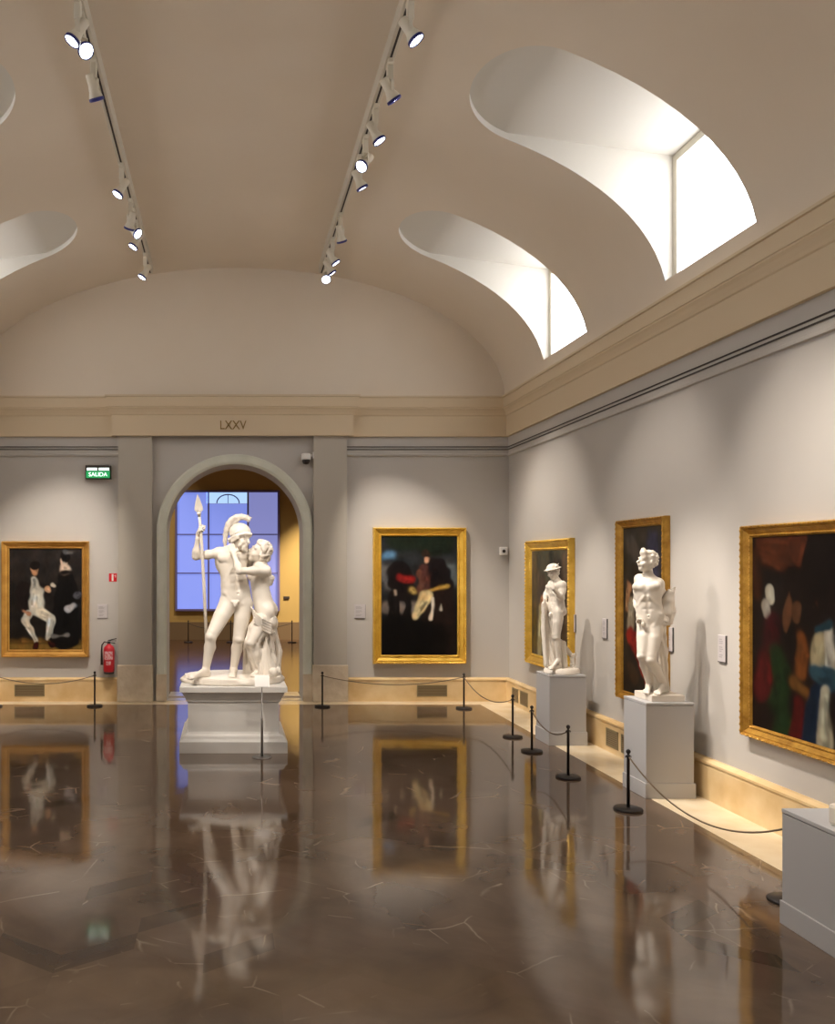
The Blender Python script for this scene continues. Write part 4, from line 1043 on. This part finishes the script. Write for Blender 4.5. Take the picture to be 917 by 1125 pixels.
    bm = bmesh.new(); tip = Vector(Q(216.9, 543, -.12))-o3; bs = sp[0]; ax = (tip-bs); sd = Vector((1, 0, .05)).normalized(); fr = Vector((0, 1, 0))
    rows = []
    for tt_, wd in ((.0, .016), (.16, .018), (.28, .042), (.42, .04), (.7, .024), (1, .001)):
        c_ = bs+ax*tt_; rows.append([bm.verts.new(c_+v) for v in (sd*wd, fr*min(.014, wd), -sd*wd, -fr*min(.014, wd))])
    for a_, b_ in zip(rows, rows[1:]):
        for i in range(4): bm.faces.new((a_[i], a_[(i+1) % 4], b_[(i+1) % 4], b_[i]))
    bm.faces.new(rows[0]); from_bm('spear_blade', bm, S, t)
    # woman
    wq = Clay(); s2 = .9; fw = (-.85, .3, 0)
    sa, sb = Q(291.5, 627, -.10), Q(280, 625, .2)
    add_torso(wq, Q(286.5, 620, .03), sa, sb, Q(285.8, 632.5, .04), Q(286, 649, .03), Q(290.5, 668, .02), fw, s2*1.02, female=True)
    wq.cone(Q(287, 622, .03), Q(285.5, 613, .01), .045*s2, .042*s2, .02)
    hc2, hf2, hu2 = Q(284.5, 607.5, 0), (-.85, -.25, .42), (.42, -.1, .85)
    add_head(wq, hc2, hf2, hu2, s2*1.1)
    add_arm(wq, sa, Q(263, 627.5, -.24), Q(256.8, 609, -.17), s2, 1.02)
    add_hand(wq, Q(256.8, 609, -.17), Q(253, 597, -.10)-Q(256.8, 609, -.17), (-.1, 1, .1), s2, .2, 1)
    add_arm(wq, sb, Q(268, 622, .28), Q(258, 610, .18), s2, .95)
    add_leg(wq, Q(292, 675, -.04), Q(275.5, 706, -.15), Q(284, 735, -.02), Q(277, 744, -.2), s2, zs, (-.6, -.8, 0), 1.08)
    add_leg(wq, Q(294, 677, .09), Q(284, 708, .04), Q(294, 735, .14), Q(287, 742, 0), s2, zs, (-.7, -.5, 0), 1.08)
    wq.build('woman', S, t, org, .0062)
    hr = Clay(); add_curls(hr, hc2, hf2, hu2, s2*1.14, 170, 4, -.03, .018, .015)
    hr.ell(Q(293.5, 614, .02), .034, .015); hr.ell(Q(294.5, 610, .0), .024, .012)
    for i in range(8): hr.ell(Q(293+2.2*math.cos(i), 613+3*math.sin(i), -.03+.01*i), .014, .006)
    r, f, u = frame_of(hu2, hf2)
    hr.cone(hc2+s2*(u*.1+f*.045-r*.05), hc2+s2*(u*.1+f*.045+r*.05), .016, .016, .01); hr.cone(hc2+s2*(u*.1+f*.04), Q(288.6, 596.5, -.01), .034, .008, .02); hr.cone(Q(279, 604, -.03), Q(288.6, 596.5, -.02), .020, .008, .015)
    hr.build('woman_hair', S, t, org, .007)
    # drapery
    d = Clay(); fo = (.012, 9, 5, 0)
    d.chain([Q(291, 680, -.02), Q(283, 692, -.06), Q(276.5, 706, -.11)], [.098, .09, .068], .03, (.006, 8, 4, 0))
    d.chain([Q(276.8, 706, -.11), Q(280, 718, -.08), Q(286.5, 739, -.02)], [.070, .068, .070], .03, (.007, 7, 3, 0))
    d.chain([Q(294.5, 684, .04), Q(292, 712, .03), Q(297.5, 740, .05)], [.085, .072, .095], .03, (.011, 8, 5, 1))
    d.ell(Q(295.5, 684, -.03), (.075, .085, .075), .03); d.ell(Q(287, 680, -.10), (.06, .06, .06), .03)
    for j in range(5):
        o = j*2.4
        d.chain([Q(275.5+o*.3, 666+o*1.1, -.06), Q(280, 673+o*1.2, -.17), Q(288, 680+o*1.2, -.185+.01*j), Q(297, 684.5+o*1.2, -.12), Q(301.5, 682+o*1.2, .02), Q(299, 680+o*1.2, .14)], [.007, .010, .011, .011, .01, .01], .004)
    rs = np.random.RandomState(7)
    for j in range(11):                                  # long falling folds over the shins
        a = -1.0+j*.22; x1 = 291+15*math.sin(a)
        d.chain([Q(300-j*.9, 688+rs.uniform(-2, 4), -.05-.004*j), Q(293+3*math.sin(a)-j*.3, 708+rs.uniform(-3, 3), -.085), Q(x1*.6+288*.4, 724, -.11*math.cos(a)), Q(x1, 742, -.13*math.cos(a))], [.006, .009, .011, .014], .004)
    for j in range(3): d.chain([Q(269.5+j*3.4, 706, .14), Q(269+j*4.2, 742, .12)], [.02, .026], .01, (.003, 5, 2, j))
    d.chain([Q(302, 690, .08), Q(306.5, 716, .12), Q(304, 742, .12)], [.015, .03, .03], .015, (.004, 6, 3, 0))
    d.build('drapery', S, t, org, .0065, zmin=.66)
group()

# ---------------- youth with brimmed hat on the farthest pedestal
def hat_youth():
    Y0 = 8.6; s = .63; Q = lambda px, py, dz=0: at(px, py, Y0+dz); org = (3.39, 8.6, .70); zs = .752; S = M['statue']
    t = thing('marble_statue', 'small white marble nude youth in a brimmed hat with winged ankle, on the farthest pedestal', 'statue', org)
    b = Clay()
    b.ell((3.39, 8.6, .69), (.175, .165, .13), .02); b.ell((3.47, 8.62, .69), (.12, .12, .12), .02)
    b.build('oval_base', S, t, org, .007, zmin=.70, zmax=.754)
    m = Clay(); fw = (-.85, -.5, 0)
    sa, sb = Q(617.5, 642.5, -.07), Q(606, 641.5, .10)
    add_torso(m, Q(611, 637.2, .01), sa, sb, Q(610.5, 648, .01), Q(611, 660, 0), Q(611, 669.5, 0), fw, s*.98)
    m.cone(Q(611.3, 638.5, .01), Q(608.8, 632, 0), .055*s, .05*s, .012)
    hc, hf, hu = Q(607.6, 629, 0), (-.85, -.4, -.3), (-.25, 0, 1)
    add_head(m, hc, hf, hu, s)
    add_curls(m, hc, hf, hu, s, 90, 8, -.06, .018, .02)
    add_arm(m, sa, Q(617.3, 657.5, -.10), Q(607.5, 647, -.16), s, 1.05); add_hand(m, Q(607.5, 647, -.16), (-.35, .35, 1), (.2, 1, 0), s, .6)
    add_arm(m, sb, Q(599.5, 652, .12), Q(598.2, 662.5, .05), s); add_hand(m, Q(598.2, 662.5, .05), (-.1, -.2, -1), (1, 0, 0), s, .6)
    add_leg(m, Q(613, 672.5, -.045), Q(611.3, 700.5, -.06), Q(613.3, 724.5, -.05), Q(602.5, 731, -.15), s, zs, (-.85, -.5, 0), .98)
    add_leg(m, Q(607.5, 673, .05), Q(609.5, 700.5, .03), Q(628.3, 721, .09), Q(629.5, 731.5, -.02), s, zs, (-.6, -.6, 0), .98)
    m.ell(Q(604.2, 675.5, -.03), (.018, .018, .026), .01)
    m.build('youth', S, t, org, .005)
    h = Clay(); r, f, u = frame_of(hu, hf); R = np.stack([r, f, u], 1); P = lambda a, b_, d: hc+s*(r*a+f*b_+u*d)
    h.ell(P(0, -.005, .058), (.125*s, .15*s, .018*s), .012, R); h.ell(P(0, -.01, .075), (.088*s, .105*s, .072*s), .015, R)
    h.cone(P(-.09, .0, .09), P(-.1, -.06, .13), .016*s, .006*s, .008); h.cone(P(.09, .0, .09), P(.1, -.06, .13), .016*s, .006*s, .008)
    h.build('brimmed_hat', S, t, org, .005)
    w_ = Clay()
    for j in range(3): w_.cone(Q(628.5, 719.5, .07), Q(633.5-j*.4, 717.2+j*1.8, .05), .012, .006, .005)
    w_.build('ankle_wing', S, t, org, .005)
    d = Clay()
    d.chain([Q(598.5, 664, .06), Q(599.5, 690, .08), Q(605, 729, .04)], [.03, .042, .07], .02, (.006, 8, 4, 0))
    for j in range(6): d.chain([Q(597.5+j*.9, 668, -.0+.02*j), Q(598.2+j*1.6, 695, -.0+.02*j), Q(600.5+j*2.0, 731, -.02+.02*j)], [.010, .011, .014], .006)
    d.chain([Q(618, 707, .02), Q(619, 731, .02)], [.03, .04], .01, (.004, 6, 3, 0))
    d.build('drapery', S, t, org, .006, zmin=.72)
    c = Clay(); c.cone(Q(598, 658, .0), Q(598, 700, .03), .008, .008, .004)
    for sgn in (-1, 1): c.chain([Q(598+sgn*1.6*math.sin(i*1.3), 660+i*3.2, .0) for i in range(8)], [.006]*8, .004)
    c.build('entwined_staff', S, t, org, .005)
hat_youth()

# ---------------- youth with a lyre on the middle pedestal
def lyre_youth():
    Y0 = 6.69; s = .655; Q = lambda px, py, dz=0: at(px, py, Y0+dz); org = (3.41, 6.69, .737); zs = .792; S = M['statue']
    t = thing('marble_statue', 'white marble nude youth looking up and holding a lyre, on the middle grey pedestal', 'statue', org)
    bm = bmesh.new(); box(bm, 3.285-org[0], 3.545-org[0], 6.555-org[1], 6.835-org[1], 0, .052, .006); from_bm('square_base', bm, S, t)
    m = Clay(); fw = (-.6, -.8, 0)
    sa, sb = Q(702.5, 636, .05), Q(723, 641, -.03)
    add_torso(m, Q(712.5, 634.5, .02), sa, sb, Q(711.5, 649, .0), Q(712.5, 665, .0), Q(715, 681, .0), fw, s*1.08)
    m.cone(Q(712.5, 636, .02), Q(711, 625, .01), .058*s, .054*s, .012)
    hc, hf, hu = Q(710.8, 617.5, .0), (-.97, -.12, .2), (.2, .0, 1)
    add_head(m, hc, hf, hu, s*1.12)
    add_curls(m, hc, hf, hu, s*1.12, 200, 3, -.035, .011, .015)
    m.chain([Q(708, 612, -.03), Q(706.8, 607.5, -.02), Q(706.5, 604, -.01)], [.022, .026, .018], .01)
    m.ell(Q(709.5, 608.5, 0), .022, .01)
    add_arm(m, sb, Q(730.5, 662, .06), Q(731, 678, -.05), s, 1.02); add_hand(m, Q(731.5, 676.5, -.05), (-.25, -.5, -.75), (-.2, .6, -.4), s, .9)
    add_arm(m, sa, Q(698.5, 660, .16), Q(701.5, 676, .06), s, .95); add_hand(m, Q(701.5, 676, .06), (.1, -.4, -.9), (.6, .2, 0), s, .6)
    add_leg(m, Q(709, 687, .01), Q(705.6, 721, -.07), Q(713.5, 751.5, .05), Q(708.5, 759, -.08), s, zs, (-.65, -.7, 0), 1.12)
    add_leg(m, Q(719.5, 687, -.02), Q(714.5, 725.5, -.10), Q(728.5, 751, .0), Q(720.5, 761, -.13), s, zs, (-.6, -.8, 0), 1.15)
    m.ell(Q(706.5, 686, -.06), (.016, .018, .024), .01)
    m.build('youth', S, t, org, .005)
    l = Clay()
    l.chain([Q(733.5, 684, -.03), Q(731.5, 674, -.03), Q(733.2, 660, -.03), Q(736.2, 651, -.03)], [.022, .045, .034, .020], .02)
    l.chain([Q(735.5, 684, -.02), Q(737.3, 672, -.02), Q(737.0, 660, -.02), Q(739.0, 650.5, -.02), Q(741.3, 645.3, -.02)], [.022, .032, .024, .012, .008], .015)
    l.chain([Q(729, 668, -.03), Q(732, 655, -.03), Q(734.5, 648, -.03)], [.028, .018, .008], .012)
    l.build('lyre', S, t, org, .006)
    d = Clay()
    d.ell(Q(702.3, 682.5, -.02), .02, .008); d.chain([Q(699.3, 683.5, -.03), Q(700.5, 680.3, -.04), Q(704, 680.5, -.05), Q(706, 683.5, -.06)], [.009]*4, .006)
    d.chain([Q(703, 682, -.02), Q(708, 690, -.05), Q(712, 702, -.06), Q(714, 718, -.07), Q(716, 726, -.07)], [.012, .013, .012, .014, .008], .006)
    d.chain([Q(724, 690, .07), Q(725, 715, .07), Q(725, 757, .07)], [.045, .05, .062], .02, (.006, 7, 4, 0))
    d.chain([Q(716, 732, .07), Q(716, 757, .07)], [.03, .045], .02, (.005, 6, 4, 0))
    d.build('drapery_over_stump', S, t, org, .0055, zmin=.77)
lyre_youth()

# ---------------- marble on the near low plinth, only its edge in view
def low_marble():
    org = (3.25, 3.4, .578); t = thing('marble_sculpture', 'white marble block edge of a sculpture standing on the near low plinth', 'statue', org)
    bm = bmesh.new(); box(bm, -.425, .27, -.6, .59, 0, .105, .02); from_bm('marble_base', bm, M['statue'], t)
    c = Clay(); rs = np.random.RandomState(9)
    c.chain([(3.2, 2.95, .73), (3.25, 3.2, .8), (3.3, 3.35, .78)], [.1, .12, .1], .04, (.006, 8, 4, 0))
    c.build('draped_mass', M['statue'], t, org, .01, zmin=.67)
low_marble()
